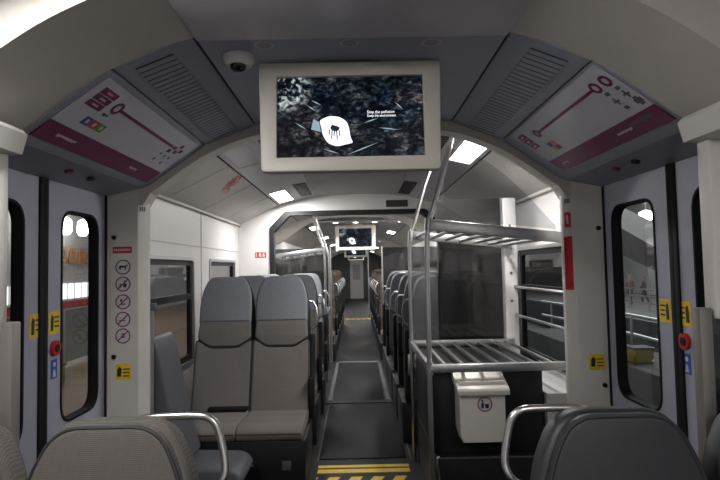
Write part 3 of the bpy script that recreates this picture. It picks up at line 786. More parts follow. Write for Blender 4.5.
# ------------------------------------------------------------------ ceiling things in the vestibule
def monitor(loc, label, sc=1.0, full=True):
    t = empty('ceiling_monitor', label, 'monitor', loc, 0, 'information monitors hung over the aisle')
    t.rotation_euler = (R(-5), 0, 0)
    W, H = 0.345, 0.212
    bm = NB(); plate(bm, [rounded([(-W+0.012,-H),(W-0.012,-H),(W,H),(-W,H)],0.018,4), [(-0.276,-0.158),(0.276,-0.158),(0.276,0.158),(-0.276,0.158)]], 0.03, lambda u,v,w: (u, w, v), 0.005); obj('bezel', bm, M['housing'], t)
    bm = NB(); plate(bm, [rounded([(-W+0.02,-H+0.01),(W-0.02,-H+0.01),(W-0.01,H-0.01),(-W+0.01,H-0.01)],0.018,4)], 0.06, lambda u,v,w: (u, 0.028+w, v), 0.008); obj('rear_case', bm, M['housing'], t)
    bm = NB(); plate(bm, [[(-0.275,-0.157),(0.275,-0.157),(0.275,0.157),(-0.275,0.157)]], 0.004, lambda u,v,w: (u, 0.016+w, v)); scn = obj('screen', bm, M['screen'], t)
    def on(name, loops, m, d=0.001, o=0.0155):
        bm = NB(); plate(bm, loops, d, lambda u,v,w: (u, o-d+w, v)); return obj(name, bm, m, scn)
    X = lambda px: (px-370)/690*0.60+0.017 ; Z = lambda py: (213-py)/690*0.60
    on('white_mask', [rounded([(X(215),Z(228)),(X(255),Z(210)),(X(300),Z(212)),(X(335),Z(235)),(X(345),Z(270)),(X(350),Z(310)),(X(362),Z(330)),(X(290),Z(346)),(X(250),Z(330)),(X(228),Z(290)),(X(225),Z(260))],0.012,3)], M['screenwhite'])
    on('mask_flap', [[(X(180),Z(268)),(X(190),Z(222)),(X(215),Z(235)),(X(222),Z(280))]], M['screenpale'])
    on('dark_print', [rounded([(X(262),Z(262)),(X(270),Z(248)),(X(300),Z(258)),(X(304),Z(268)),(X(290),Z(280)),(X(268),Z(274))],0.005,3)], M['screendark'], 0.001, 0.0145)
    for a, b, c, d in ((258,270,256,292),(268,275,266,312),(278,278,276,300),(288,278,290,316),(298,274,302,300)):
        on('dark_print', [[(X(a),Z(b)),(X(a+5),Z(b)),(X(c+4),Z(d)),(X(c),Z(d))]], M['screendark'], 0.001, 0.0145)
    if full:
        for (a, b, c, d) in ((110,235,160,268),(330,385,470,330),(410,242,470,222),(470,265,560,276),(230,355,300,378),(545,150,580,185),(165,160,200,185),(180,135,225,160)):
            dx, dz = X(c)-X(a), Z(d)-Z(b); L = math.hypot(dx,dz); nx, nz = -dz/L*0.0022, dx/L*0.0022
            on('twig', [[(X(a),Z(b)),(X((a+c)/2)+nx,Z((b+d)/2)+nz),(X(c),Z(d)),(X((a+c)/2)-nx,Z((b+d)/2)-nz)]], M['screenpale'], 0.0006)
        bm = NB(); text_into(bm, 'Stop the pollution', 0.0155, lambda x,y,z: (X(423)+x*0.92, 0.0145-z, Z(200)+y)); text_into(bm, 'Keep the environment', 0.0145, lambda x,y,z: (X(423)+x*0.82, 0.0145-z, Z(216)+y)); obj('caption', bm, M['screenwhite'], scn)
    bm = NB(); box(bm, -0.12, 0.12, 0.06, 0.14, H-0.12, H+0.05, 0.008); obj('mount', bm, M['housing'], t)
    return t
monitor((-0.012, 2.07, 2.192), 'large cream-cased ceiling monitor closest to the viewer')
monitor((-0.01, 9.45, 2.135), 'small monitor seen through the portal, in front of the others', full=False)
monitor((-0.01, 16.15, 2.145), 'tiny monitor half hidden beneath the portal monitor', full=False)
monitor((-0.01, 23.0, 2.145), 'lowest and tiniest monitor at the far end of the aisle', full=False)

t = empty('security_camera', 'white dome security camera on the blue-grey ceiling', 'camera', (-0.42, 2.03, 2.408))
bm = NB()
rings = [(0.058,0.0),(0.058,-0.012),(0.052,-0.028),(0.036,-0.040)]
def lathe(bm, prof, n=28):
    rs = [[bm.verts.new((r*math.cos(2*math.pi*i/n), r*math.sin(2*math.pi*i/n), z)) for i in range(n)] for r, z in prof]
    for a, b in zip(rs, rs[1:]):
        for i in range(n): bm.faces.new((a[i], a[(i+1)%n], b[(i+1)%n], b[i]))
    bm.faces.new(rs[0]); bm.faces.new(list(reversed(rs[-1])))
lathe(bm, rings); obj('case', bm, M['domewhite'], t)
bm = NB(); lathe(bm, [(0.030,-0.038),(0.028,-0.048),(0.020,-0.056),(0.008,-0.060)]); dm = obj('dome', bm, M['domeglass'], t)
t.rotation_euler = (R(-8), 0, 0)

def downlight(loc, lit, label, r=0.035):
    t = empty('downlight', label, 'downlight', loc, 0, 'round ceiling downlights')
    bm = NB(); lathe(bm, [(r,0.0),(r,-0.0015),(r*0.8,-0.002)]); obj('rim', bm, M['steel2'] if lit else M['bluelite'], t)
    bm = NB(); lathe(bm, [(r*0.78,0.0),(r*0.78,-0.0025),(r*0.4,-0.003)]); obj('lens', bm, M['spot'] if lit else M['lens'], t)
for x, w in ((-0.31,'nearest the dome camera'),(-0.01,'centred over the big monitor'),(0.28,'furthest from the dome camera')):
    downlight((x, 1.94, 2.414 if abs(x) < 0.2 else 2.412), False, 'dull unlit downlight in the vestibule ceiling, '+w)
struct(bx('ceiling_second_vestibule', -0.7, 0.7, 9.05, 9.9, 2.372, 2.385, M['bluelite']))
for x, w in ((-0.33,'left of the three'),(0.0,'middle of the three'),(0.31,'right of the three')):
    downlight((x, 9.2, 2.37), True, 'glowing downlight above the portal monitor, '+w, 0.055)

# ------------------------------------------------------------------ seats
def ygrid_pad(bm, outline, th, fn, bev): plate(bm, [outline], th, fn, bev)

def tall_seat(name, label, loc, cat_group, mats, aisle, detail=True, rz=0, shell=None):
    """high-backed seat facing -Y; local origin on the floor under the cushion's rear; aisle=+1/-1 side of the grab handle, 0 none"""
    mb, mh, mc = mats
    t = empty(name, label, 'seat', loc, rz, cat_group)
    lean = R(16.5); cs, sn = math.cos(lean), math.sin(lean)
    B0 = (0.0, 0.375)   # y,z of the backrest's foot
    def fn(u, v, w): return (u, B0[0] + v*sn + w*cs, B0[1] + v*cs - w*sn)
    hw = 0.212
    # dark shell
    sh = rounded([(-0.210,0.0),(0.210,0.0),(0.213,0.56),(0.206,0.86),(0.155,1.050),(-0.155,1.050),(-0.206,0.86),(-0.213,0.56)],[0.02,0.02,0.05,0.1,0.09,0.09,0.1,0.05],5)
    bm = NB(); plate(bm, [sh], 0.075, lambda u,v,w: fn(u,v,w+0.055), 0.012); obj('shell', bm, shell or M['black'], t)
    # main back cushion
    mbk = rounded([(-hw,0.0),(hw,0.0),(hw,0.548),(0.172,0.535),(0.11,0.490),(-0.11,0.490),(-0.175,0.535),(-hw,0.548)],[0.02,0.02,0.03,0.05,0.04,0.04,0.05,0.03],4)
    bm = NB(); plate(bm, [mbk], 0.085, fn, 0.016); bk = obj('backrest', bm, mb, t)
    if detail:
        bm = NB(); loop_tube(bm, [fn(u*0.985, v, 0.004) for u, v in mbk], 0.0045, 6); obj('piping', bm, M['pipe'], bk)
    hl = rounded([(-0.105,0.497),(0.105,0.497),(0.172,0.542),(0.200,0.565),(0.192,0.690),(-0.192,0.690),(-0.200,0.565),(-0.172,0.542)],[0.03,0.03,0.03,0.02,0.01,0.01,0.02,0.03],4)
    bm = NB(); plate(bm, [hl], 0.075, lambda u,v,w: fn(u,v,w-0.004), 0.012); hr = obj('headrest', bm, mb, t)
    hc = rounded([(-0.195,0.682),(0.195,0.682),(0.197,0.83),(0.182,0.94),(0.135,1.040),(-0.135,1.040),(-0.182,0.94),(-0.197,0.83)],[0.01,0.01,0.06,0.06,0.08,0.08,0.06,0.06],6)
    bm = NB(); plate(bm, [hc], 0.085, lambda u,v,w: fn(u,v,w-0.008), 0.014); obj('headrest_cover', bm, mh, t)
    if detail:
        bm = NB(); loop_tube(bm, [fn(u*1.02, v*0.995+0.005, 0.035) for u, v in hc], 0.006, 6); obj('piping', bm, M['pipe'], hr)
    # cushion: profile in (y,z) extruded over x
    prof = rounded([(0.06,0.405),(0.02,0.328),(-0.36,0.326),(-0.47,0.325),(-0.49,0.385),(-0.43,0.418)],[0.02,0.02,0.02,0.04,0.05,0.05],5)
    bm = NB(); plate(bm, [prof], 0.424, lambda u,v,w: (-0.212+w, u, v), 0.012); cu = obj('cushion', bm, mc, t)
    if detail:
        bm = NB(); tube(bm, [(-0.205,-0.482,0.375),(0.205,-0.482,0.375)], 0.004, 6); obj('piping', bm, M['pipe'], cu)
    # arm rest at the inner side
    if aisle:
        a = aisle
        bm = NB(); pr = rounded([(0.10,0.60),(0.10,0.66),(-0.02,0.665),(-0.05,0.60)],0.02,3)
        plate(bm, [rounded([(0.02,0.56),(0.20,0.60),(0.26,0.92),(0.20,0.93),(0.14,0.66)],0.03,4)], 0.035, lambda u,v,w: (a*(0.218+w), u, v), 0.006); ar = obj('armrest', bm, M['black'], t)
        bm = NB(); box(bm, min(a*0.214,a*0.25), max(a*0.214,a*0.25), 0.02, 0.16, 0.335, 0.62, 0.006); obj('arm_bracket', bm, M['black'], t)
        # grab handle loop beside the headrest
        pts = [(a*0.195, 0.315, 0.985+0.18), (a*0.235, 0.275, 0.985+0.18), (a*0.262, 0.255, 0.955+0.17), (a*0.27, 0.25, 0.90+0.16), (a*0.262, 0.235, 0.84+0.15), (a*0.225, 0.235, 0.81+0.15)]
        bm = NB(); tube(bm, pts, 0.009, 8); obj('grab_handle', bm, M['steel2'], t)
    else:
        bx('cushion_crease_shade', -0.08, 0.205, -0.035, 0.02, 0.412, 0.440, M['black'], t, 0.008)  # solid black bar standing in for the shade in the crease behind the cushion
    return t

SB = (M['seatbrown'], M['seatblue'], M['seatbrown'])
SD = (M['leather'], M['leatherlite'], M['leather'])
SPT = (M['pattern'], M['pattern'], M['pattern'])
G = 'high-backed seats facing the viewer'
XA, XWIN = 0.580, 1.008
rows = [4.10, 5.05, 6.00]
rn = ['front row', 'second row', 'third row before the portal']
rn2 = ['first row', 'second row', 'third row']
G1 = 'high-backed seats turned away from the viewer'
protos = {}
def place(key, maker, loc, label, group):
    if key not in protos:
        protos[key] = maker(label, loc, group); return protos[key]
    return dup(protos[key], loc, label, group)
for i, y in enumerate(rows):
    desc = 'brown-grey seat with blue-grey headrest'
    place('LA', lambda l, p, g: tall_seat('high_back_seat', l, p, g, SB, 1), (-XA, y, FR), '%s beside the aisle, %s on the left' % (desc, rn[i]), G)
    place('LW', lambda l, p, g: tall_seat('high_back_seat', l, p, g, SB, 0), (-XWIN, y, FR), '%s by the window, %s on the left' % (desc, rn[i]), G)
    yy = (4.70, 5.42, 6.13)[i]
    place('RA', lambda l, p, g: tall_seat('high_back_seat', l, p, g, SD, 1, True, math.pi, M['leatherlite']), (0.625, yy, FR), 'slate seat turned away beside the aisle, %s behind the luggage rack' % rn2[i], G1)
    place('RW', lambda l, p, g: tall_seat('high_back_seat', l, p, g, SD, 0, True, math.pi, M['leatherlite']), (1.055, yy, FR), 'slate seat turned away by the window, %s behind the luggage rack' % rn2[i], G1)
    for s in (-1, 1):
        p = empty('seat_plinth', 'black seat box under the %s on the %s' % (rn[i] if s < 0 else rn2[i], 'left' if s < 0 else 'right'), 'seat base', (s*0.80, y if s < 0 else yy, FR), 0 if s < 0 else math.pi, 'seat boxes')
        bx('body', -0.45, 0.45, -0.455, 0.10, 0.0, 0.325, M['darkgrey'], p, 0.006)
        if s < 0 and i == 0:
            bx('socket_plate', 0.30, 0.36, -0.462, -0.454, 0.14, 0.20, M['mapgrey'], p, 0.003)
            bx('catch', 0.08, 0.12, -0.462, -0.454, 0.17, 0.179, M['steel'], p, 0.002)
# beyond the portal
G2 = 'brown patterned seats beyond the portal'
for i, y in enumerate((9.15, 10.05, 10.9, 11.8, 12.7, 13.6, 14.5)):
    for s in (-1, 1):
        for xx, w in ((XA,'aisle'),(XWIN,'window')):
            key = 'P%d%s' % (s, w)
            place(key, lambda l, p, g, s=s, w=w: tall_seat('patterned_seat', l, p, g, SPT, -s if w == 'aisle' else 0, False), (s*xx, y, FR),
                  'brown patterned %s seat beyond the portal, %s row on the %s' % (w, ordw[i], 'left' if s < 0 else 'right'), G2)
for i, y in enumerate((7.1, 7.95)):
    for xx, w in ((0.60,'aisle'),(1.05,'window')):
        dup(protos['RA' if w == 'aisle' else 'RW'], (xx, y-0.02, FR), 'slate %s seat turned away just beyond the portal, %s row' % (w, ordw[i]), G1)
for s in (-1, 1):
    p = empty('seat_plinth', 'long black seat base beyond the portal on the %s' % ('left' if s < 0 else 'right'), 'seat base', (s*0.80, 8.68, FR), 0, 'seat boxes')
    bx('body', -0.45, 0.45, 0.0, 5.92, 0.0, 0.26, M['darkgrey'], p, 0.006)
p = empty('seat_plinth', 'black seat base just beyond the portal on the right', 'seat base', (0.82, 6.75, FR), 0, 'seat boxes')
bx('body', -0.46, 0.46, 0.0, 1.6, 0.0, 0.26, M['darkgrey'], p, 0.006)

# foreground low seats
def low_seat(name, label, loc, mface, handle, group, sc=1.0):
    t = empty(name, label, 'seat', loc, 0, group)
    lean = R(8); cs, sn = math.cos(lean), math.sin(lean)
    H = 0.805
    def fn(u, v, w): return (u, v*sn + w*cs, 0.45 + v*cs - w*sn)
    f = rounded([(-0.215,0.0),(0.215,0.0),(0.226,0.56),(0.208,0.67),(0.142,H-0.002),(-0.142,H-0.002),(-0.208,0.67),(-0.226,0.56)],[0.03,0.03,0.1,0.10,0.08,0.08,0.10,0.1],7)
    f2 = [(u*0.93, v*0.985+0.002) for u, v in f]
    bm = NB(); plate(bm, [f2], 0.06, lambda u,v,w: fn(u,v,w), 0.018); fc = obj('backrest', bm, mface, t)
    bm = NB(); plate(bm, [f], 0.10, lambda u,v,w: fn(u,v,w+0.03), 0.028); obj('back_bolster', bm, mface, t)
    bm = NB(); loop_tube(bm, [fn(u*0.915, v*0.972+0.006, 0.006) for u, v in f], 0.0055, 8); obj('piping', bm, M['pipe'], fc)
    prof = rounded([(0.04,0.47),(0.02,0.32),(-0.46,0.32),(-0.50,0.42),(-0.44,0.475)],[0.03,0.02,0.05,0.06,0.05],5)
    bm = NB(); plate(bm, [prof], 0.44, lambda u,v,w: (-0.22+w, u, v), 0.015); obj('cushion', bm, mface, t)
    bx('pedestal', -0.2, 0.2, -0.42, 0.08, 0.0, 0.33, M['black'], t, 0.01)
    if handle:
        a = handle; top = Vector(fn(0, H-0.012, 0.115))
        pts = [(a*0.03, top.y, top.z-0.01), (a*0.06, top.y, top.z+0.006), (a*0.20, top.y, top.z+0.008), (a*0.232, top.y, top.z+0.002), (a*0.252, top.y, top.z-0.018), (a*0.262, top.y, top.z-0.05), (a*0.280, top.y-0.01, top.z-0.13), (a*0.270, top.y-0.02, top.z-0.165), (a*0.245, top.y-0.02, top.z-0.19), (a*0.19, top.y-0.02, top.z-0.20)]
        # round the path off
        sm = [Vector(p) for p in pts]
        for _ in range(2):
            q = [sm[0]]
            for A, B in zip(sm, sm[1:]): q += [A*0.75+B*0.25, A*0.25+B*0.75]
            q.append(sm[-1]); sm = q
        bm = NB(); tube(bm, sm, 0.0105, 12); obj('grab_handle', bm, M['steel'], t)
    return t
G3 = 'low seats in front of the viewer'
low_seat('low_back_seat', 'coarse brown-grey seat with steel handle nearest the viewer', (-0.642,1.33,0), M['seatweave'], 1, G3)
low_seat('low_back_seat', 'brown-grey seat at the far left edge, mostly out of view', (-1.098,1.33,0), M['seatweave'], 0, G3)
low_seat('low_back_seat', 'charcoal hide seat with steel handle nearest the viewer', (0.668,1.33,0), M['leather'], -1, G3)
low_seat('low_back_seat', 'charcoal seat at the far right edge, mostly out of view', (1.128,1.33,0), M['leather'], 0, G3)

# side seat on the left, facing the aisle
t = empty('side_seat', 'slate-grey side seat facing the aisle behind the sign pillar', 'seat', (-1.30, 3.30, 0.0))
bm = NB(); plate(bm, [rounded([(0.06,0.55),(0.34,0.55),(0.26,0.85),(0.19,1.20),(0.16,1.262),(0.11,1.25),(0.06,0.9)],[0.01,0.02,0.1,0.06,0.03,0.03,0.05],5)], 0.34, lambda u,v,w: (u, -0.17+w, v), 0.02); obj('backrest', bm, M['leatherlite'], t)
bm = NB(); plate(bm, [rounded([(0.20,0.40),(0.60,0.40),(0.665,0.46),(0.61,0.53),(0.22,0.545)],[0.02,0.06,0.05,0.05,0.02],5)], 0.35, lambda u,v,w: (u, -0.175+w, v), 0.02); obj('cushion', bm, M['leatherlite'], t)
bx('bracket', 0.02, 0.45, -0.1, 0.1, 0.0, 0.45, M['black'], t, 0.01)
# steel edge strip of the wing by the left pillar
t = empty('wing_strip', 'narrow grey steel edge strip with dark clip beside the sign pillar', 'strip', (-1.145, 3.085, 0))
bx('panel', -0.006, 0.03, 0.0, 0.012, 0.0, 1.43, M['steel2'], t)
bx('clip', -0.012, 0.045, -0.010, 0.016, 1.41, 1.45, M['mapgrey'], t, 0.004)

# ------------------------------------------------------------------ luggage rack
def smooth_path(pts, it=2):
    sm = [Vector(p) for p in pts]
    for _ in range(it):
        q = [sm[0]]
        for A, B in zip(sm, sm[1:]): q += [A*0.75+B*0.25, A*0.25+B*0.75]
        q.append(sm[-1]); sm = q
    return sm
def luggage_rack(label, s, y0, y1, z0, full=True, zoff=0.0):
    t = empty('luggage_rack', label, 'luggage rack', (0, y0, 0))
    L = y1-y0; xi, xo = 0.398, 1.165
    for yy, top in ((0.0, 2.385), (L, 2.34)):
        pts = [(s*xi,yy,z0),(s*xi,yy,1.0),(s*xi,yy,1.72),(s*(xi+0.012),yy,1.86),(s*(xi+0.065),yy,2.02),(s*(xi+0.125),yy,2.22),(s*(xi+0.170),yy,top)]
        bm = NB(); tube(bm, smooth_path(pts), 0.0145, 14); obj('pole', bm, M['steel'], t)
        for zz in (1.05, 1.86):
            bm = NB(); tube(bm, [(s*(xi+(0.012 if zz > 1.5 else 0)),yy,zz-0.035),(s*(xi+(0.016 if zz > 1.5 else 0)),yy,zz+0.035)], 0.020, 14); obj('clamp', bm, M['steel2'], t)
    # lower shelf
    zl = 1.05
    def rail(x0,x1,ya,yb,za,zb,nm='rail'): return bx(nm, s*x0, s*x1, ya, yb, za, zb, M['steel2'], t, 0.004)
    rail(xi, xo, -0.018, 0.018, zl-0.024, zl+0.022); rail(xi, xo, L-0.018, L+0.018, zl-0.024, zl+0.022)
    rail(xi-0.012, xi+0.012, 0.0, L, zl-0.022, zl+0.022, 'side_rail')
    n = 7
    for i in range(n):
        x = xi+0.10+(xo-xi-0.16)*i/(n-1)
        bm = NB(); tube(bm, [(s*x,0.0,zl+0.005),(s*x,L,zl+0.005)], 0.011, 10); obj('slat', bm, M['steel'], t)
    # upper shelf, sloping down towards the wall
    zi, zo = 1.862, 1.772
    sl = (zo-zi)/(xo-xi)
    for yy in (0.0, L):
        bm = NB(); box(bm, min(s*xi,s*xo), max(s*xi,s*xo), yy-0.014, yy+0.014, -0.032, 0.030, 0.004)
        for v in bm.verts: v.co.z += zi + sl*(abs(v.co.x)-xi)
        obj('rail', bm, M['steel2'], t)
    for i in range(n):
        x = xi+0.06+(xo-xi-0.12)*i/(n-1); z = zi+sl*(x-xi)-0.01
        bm = NB(); tube(bm, [(s*x,0.0,z),(s*x,L,z)], 0.012, 10); obj('slat', bm, M['steel'], t)
    return t
luggage_rack('steel two-shelf luggage rack above the cream bin', 1, 3.17, 4.20, 0.0)
luggage_rack('steel luggage rack with curved pole just beyond the portal', -1, 7.10, 8.05, FR, False)

# screens around the rack
t = empty('arched_glass_screen', 'clear glass screen with curved top above the rack shelf', 'screen', (0, 3.21, 0))
arc = [(0.50,1.90),(1.15,1.82)] + [(1.15-0.62*q, 1.84+0.46*math.sin(q*math.pi/2)) for q in [i/14 for i in range(15)]]
bm = NB(); plate(bm, [[(x, z) for x, z in arc]], 0.006, lambda u,v,w: (u, w, v)); obj('pane', bm, M['clear'], t)
t = empty('smoked_screen', 'dark smoked glass screen at the back of the luggage rack', 'screen', (0, 4.24, 0))
bm = NB(); plate(bm, [rrect(0.62,1.10,1.09,2.13,0.02)], 0.008, lambda u,v,w: (u, w, v)); obj('pane', bm, M['smoked'], t)
bm = NB(); plate(bm, [rounded([(0.385,0.955),(0.612,0.955),(0.612,1.615),(0.385,1.615)],[0.0,0.0,0.0,0.07],6)], 0.008, lambda u,v,w: (u, w, v)); obj('side_pane', bm, M['clear'], t)
bm = NB(); box(bm, 0.372, 0.60, -0.012, 0.014, 0.81, 0.965, 0.004); fp = obj('foot_plate', bm, M['steel2'], t)
for xx in (0.425, 0.50):
    for zz in (0.865, 0.912):
        bm = NB(); tube(bm, [(xx,-0.020,zz),(xx,-0.011,zz)], 0.010, 10); obj('bolt', bm, M['mapgrey'], fp)
bx('edge_strip', 1.10, 1.12, -0.005, 0.012, 0.95, 2.13, M['steel2'], t)
bx('upright', 1.12, 1.215, -0.012, 0.018, 0.55, 2.13, M['white'], t, 0.004)
for z in (1.35, 1.56, 1.75, 1.92):
    bm = NB(); tube(bm, [(1.165,-0.016,z),(1.165,-0.010,z)], 0.010, 10); obj('bolt', bm, M['mapgrey'], t)
# window guard bars
for z, w in ((1.455,'upper'),(1.245,'lower')):
    t = empty('window_guard_bar', '%s horizontal steel bar across the window behind the rack' % w, 'bar', (1.195, 3.09, z), 0, 'window guard bars')
    bm = NB(); tube(bm, [(0,0,0),(0,1.13,0)], 0.010, 10); obj('rod', bm, M['steel2'], t)
    for yy in (0.0, 1.122): bx('bracket', -0.014, 0.014, yy-0.008, yy+0.008, -0.014, 0.014, M['steel2'], t)
# dark cabinet under the rack
t = empty('rack_cabinet', 'dark grey cabinet below the luggage rack', 'cabinet', (0, 3.26, 0))
bx('body', 0.425, 1.06, 0.0, 0.90, 0.552, 1.02, M['darkgrey'], t, 0.006)
t = empty('rack_plinth', 'low black step box with steel corner strip under the cabinet', 'plinth', (0, 3.20, 0))
bm = NB(); plate(bm, [rounded([(0.425,0.0),(1.36,0.0),(1.36,0.55),(0.425,0.55)],[0,0,0,0.03],6)], 1.0, lambda u,v,w: (u, w, v), 0.004); obj('body', bm, M['darkgrey'], t)
bm = NB(); tube(bm, smooth_path([(0.455,-0.003,0.05),(0.44,-0.003,0.45),(0.428,-0.003,0.54),(0.445,-0.003,0.553)],1), 0.006, 8); obj('corner_strip', bm, M['steel2'], t)
bx('edge_line', 0.44, 1.36, -0.006, 0.0, 0.540, 0.547, M['mapgrey'], t)
struct(bx('wall_rack_lower', 1.075, 1.38, 3.24, 4.21, 0.555, 0.88, M['ceil']))

# bin
t = empty('litter_bin', 'cream metal litter bin with sloping lid under the luggage rack', 'bin', (0.675, 3.257, 0))
bm = NB(); plate(bm, [[(-0.125,0.715),(-0.110,0.655),(0.115,0.655),(0.125,0.655),(0.125,0.985),(-0.125,0.985)]], 0.155, lambda u,v,w: (u, -0.155+w, v), 0.004); obj('body', bm, M['bin'], t)
bm = NB(); plate(bm, [rounded([(0.0,1.022),(0.0,0.975),(-0.198,0.918),(-0.202,0.942),(-0.190,0.955)],[0,0,0.004,0.004,0.004],2)], 0.282, lambda u,v,w: (-0.141+w, u, v), 0.003); obj('lid', bm, M['bin'], t)
cz, cx = 0.862, 0.012
bm = NB(); plate(bm, [circle(cx,cz,0.041,28)], 0.002, lambda u,v,w: (u, -0.157+w, v)); st = obj('litter_label', bm, M['signwhite'], t)
bm = NB(); plate(bm, [circle(cx,cz,0.041,28), circle(cx,cz,0.035,28)], 0.001, lambda u,v,w: (u, -0.158+w, v)); obj('ring', bm, M['maroon'], st)
for sh in ([(-0.020,-0.022),(-0.008,-0.022),(-0.004,0.006),(-0.010,0.012),(-0.020,0.006)],[(0.002,-0.022),(0.020,-0.022),(0.023,0.002),(0.0,0.002)]):
    bm = NB(); plate(bm, [[(cx+a,cz+b) for a,b in sh]], 0.001, lambda u,v,w: (u, -0.158+w, v)); obj('pictogram', bm, M['ink'], st)
bm = NB(); plate(bm, [circle(cx-0.013,cz+0.019,0.006,12)], 0.001, lambda u,v,w: (u, -0.158+w, v)); obj('pictogram', bm, M['ink'], st)

for s in (-1, 1):
    t = empty('smoked_screen', 'dark smoked glass screen beyond the portal, %s of the aisle' % ('left' if s < 0 else 'right'), 'screen', (0, 8.56 if s < 0 else 8.62, 0))
    bm = NB(); plate(bm, [rrect(0.40,1.36,0.62,1.93,0.03)], 0.008, lambda u,v,w: (s*u, w, v)); obj('pane', bm, M['smoked'], t)
    bx('edge_strip', s*0.385, s*0.405, -0.006, 0.014, FR, 1.95, M['steel2'], t)
# aisle grab poles beyond the portal
for x, y, w in ((0.34, 16.3, 'thin steel floor-to-ceiling pole far down the aisle'),):
    t = empty('grab_pole', w, 'pole', (x, y, FR if y < 16 else 0))
    bm = NB(); tube(bm, [(0,0,0),(0,0,2.2)], 0.016, 10); obj('shaft', bm, M['steel'], t)
    bm = NB(); tube(bm, [(0,0,0),(0,0,0.03)], 0.03, 10); obj('foot', bm, M['steel2'], t)

# ------------------------------------------------------------------ station hall outside
struct(bx('ground_left', -9.0, -1.55, -6, 40, -0.12, -0.02, M['hallfloor']))
struct(bx('wall_hall_left', -9.3, -9.0, -6, 40, -0.1, 6.0, M['hallwall']))
struct(bx('ground_right', 1.55, 22.0, -6, 60, -0.9, -0.8, M['concrete']))
struct(bx('wall_hall_right', 22.0, 22.3, -6, 60, -0.9, 8.0, M['hallwall']))
struct(bx('ceiling_hall_left', -9.3, -1.5, -6, 40, 5.6, 5.8, M['hallwall']))
struct(bx('ceiling_hall_right', 1.5, 22.3, -6, 60, 7.6, 7.8, M['concrete']))
struct(bx('wall_hall_end', -9.3, 22.3, 60, 60.3, -0.9, 8.0, M['concrete']))
for i, (y, z) in enumerate(((16.25,3.0),(17.25,3.02),(14.9,3.0))):
    t = empty('hall_lamp', 'bright round hall lamp seen through the left door, %s' % ('nearer','farther','outermost')[i], 'lamp', (-8.4, y, z), 0, 'round lamps in the station hall')
    bm = NB(); lathe(bm, [(0.06,0.26),(0.15,0.18),(0.17,-0.12),(0.10,-0.24)], 20); obj('globe', bm, M['halllamp'], t)
    bm = NB(); tube(bm, [(0,0,0.2),(0,0,2.58)], 0.03, 8); obj('rod', bm, M['steel2'], t)
for i in range(14):
    y = 14.2 + i*0.42
    struct(bx('window_%d' % wn, -8.99, -8.96, y, y+0.30, 0.85, 1.32, M['hallwin'])); wn += 1
t = empty('hall_sign', 'orange lettered sign on the pale hall wall', 'sign', (-8.95, 16.9, 1.92))
for i, (a, b, c, d) in enumerate(((0,0.45,0,0.55),(0.6,1.0,0.05,0.5),(1.15,1.6,0,0.5),(1.75,2.15,0.05,0.5))):
    bm = NB(); plate(bm, [[(a,c),(b,c),(b-0.1,d),(a+0.1,d)], [(a+0.16,c+0.14),(b-0.16,c+0.14),(b-0.16,d-0.14),(a+0.16,d-0.14)]], 0.04, lambda u,v,w: (w, u, v)); obj('letter', bm, M['orange'], t)
t = empty('hall_railing', 'glass railing with red rail on the platform outside the left doors', 'railing', (-5.2, 6.0, 0))
for i in range(9):
    bm = NB(); tube(bm, [(0,i*1.0,0),(0,i*1.0,1.15)], 0.03, 8); obj('post', bm, M['steel2'], t)
bx('red_rail', -0.03, 0.03, 0, 8, 1.0, 1.14, M['red'], t); bx('pane', -0.006, 0.006, 0, 8, 0.05, 0.98, M['hallglass'], t)
t = empty('yellow_box', 'yellow equipment box on the platform outside the left doors', 'box', (-4.6, 8.0, -0.02))
bx('body', -0.22, 0.22, 0, 0.5, 0, 0.28, M['dimyellow'], t, 0.03); bx('lid', -0.23, 0.23, -0.01, 0.51, 0.28, 0.31, M['halldark'], t)
struct(bx('wall_low_ledge', 4.2, 5.3, 7.0, 14.0, -0.8, 0.02, M['concrete']))
t = empty('yellow_box', 'yellow equipment box on the ledge outside the right doors', 'box', (4.52, 8.9, 0.02))
bx('body', -0.16, 0.16, 0, 0.3, 0, 0.22, M['dimyellow'], t, 0.02); bx('lid', -0.17, 0.17, -0.01, 0.31, 0.22, 0.25, M['halldark'], t)
# right-hand side: stair soffit, railings, low walls
bm = NB(); plate(bm, [[(13.0,0.25),(28.0,4.0),(28.0,5.8),(13.0,0.55)]], 1.5, lambda u,v,w: (9.3+w, u, v)); struct(obj('beam_stair_soffit', bm, M['concrete']))
t = empty('concourse_railing', 'steel railing along the far concourse in front of walking people', 'railing', (14.6, 24, -0.8))
for zz in (1.05, 0.7, 0.35):
    bm = NB(); tube(bm, [(0,0,zz),(0,14,zz)], 0.035, 8); obj('rail', bm, M['steel'], t)
for i in range(8):
    bm = NB(); tube(bm, [(0,i*2.0,0),(0,i*2.0,1.05)], 0.03, 8); obj('post', bm, M['steel'], t)
struct(bx('wall_low_parapet', 7.2, 7.4, 6, 24, -0.8, 0.15, M['halldark']))
t = empty('platform_railing', 'curved handrails on the low parapet outside the right doors', 'railing', (5.6, 9, -0.8))
for zz in (1.3, 0.9):
    bm = NB(); tube(bm, smooth_path([(0,0,zz),(0.3,3,zz),(0,8,zz)]), 0.035, 8); obj('rail', bm, M['steel'], t)
for i in range(4):
    bm = NB(); tube(bm, [(0.1,i*2.4+0.3,0),(0.1,i*2.4+0.3,1.3)], 0.03, 8); obj('post', bm, M['steel2'], t)
t = empty('hall_lamp', 'small bright lamp high in the hall seen through the right door', 'lamp', (20.6, 39.5, 4.9), 0, 'round lamps in the station hall')
bm = NB(); lathe(bm, [(0.15,0.4),(0.45,0.25),(0.45,-0.2),(0.35,-0.3)], 20); obj('globe', bm, M['halllamp'], t)
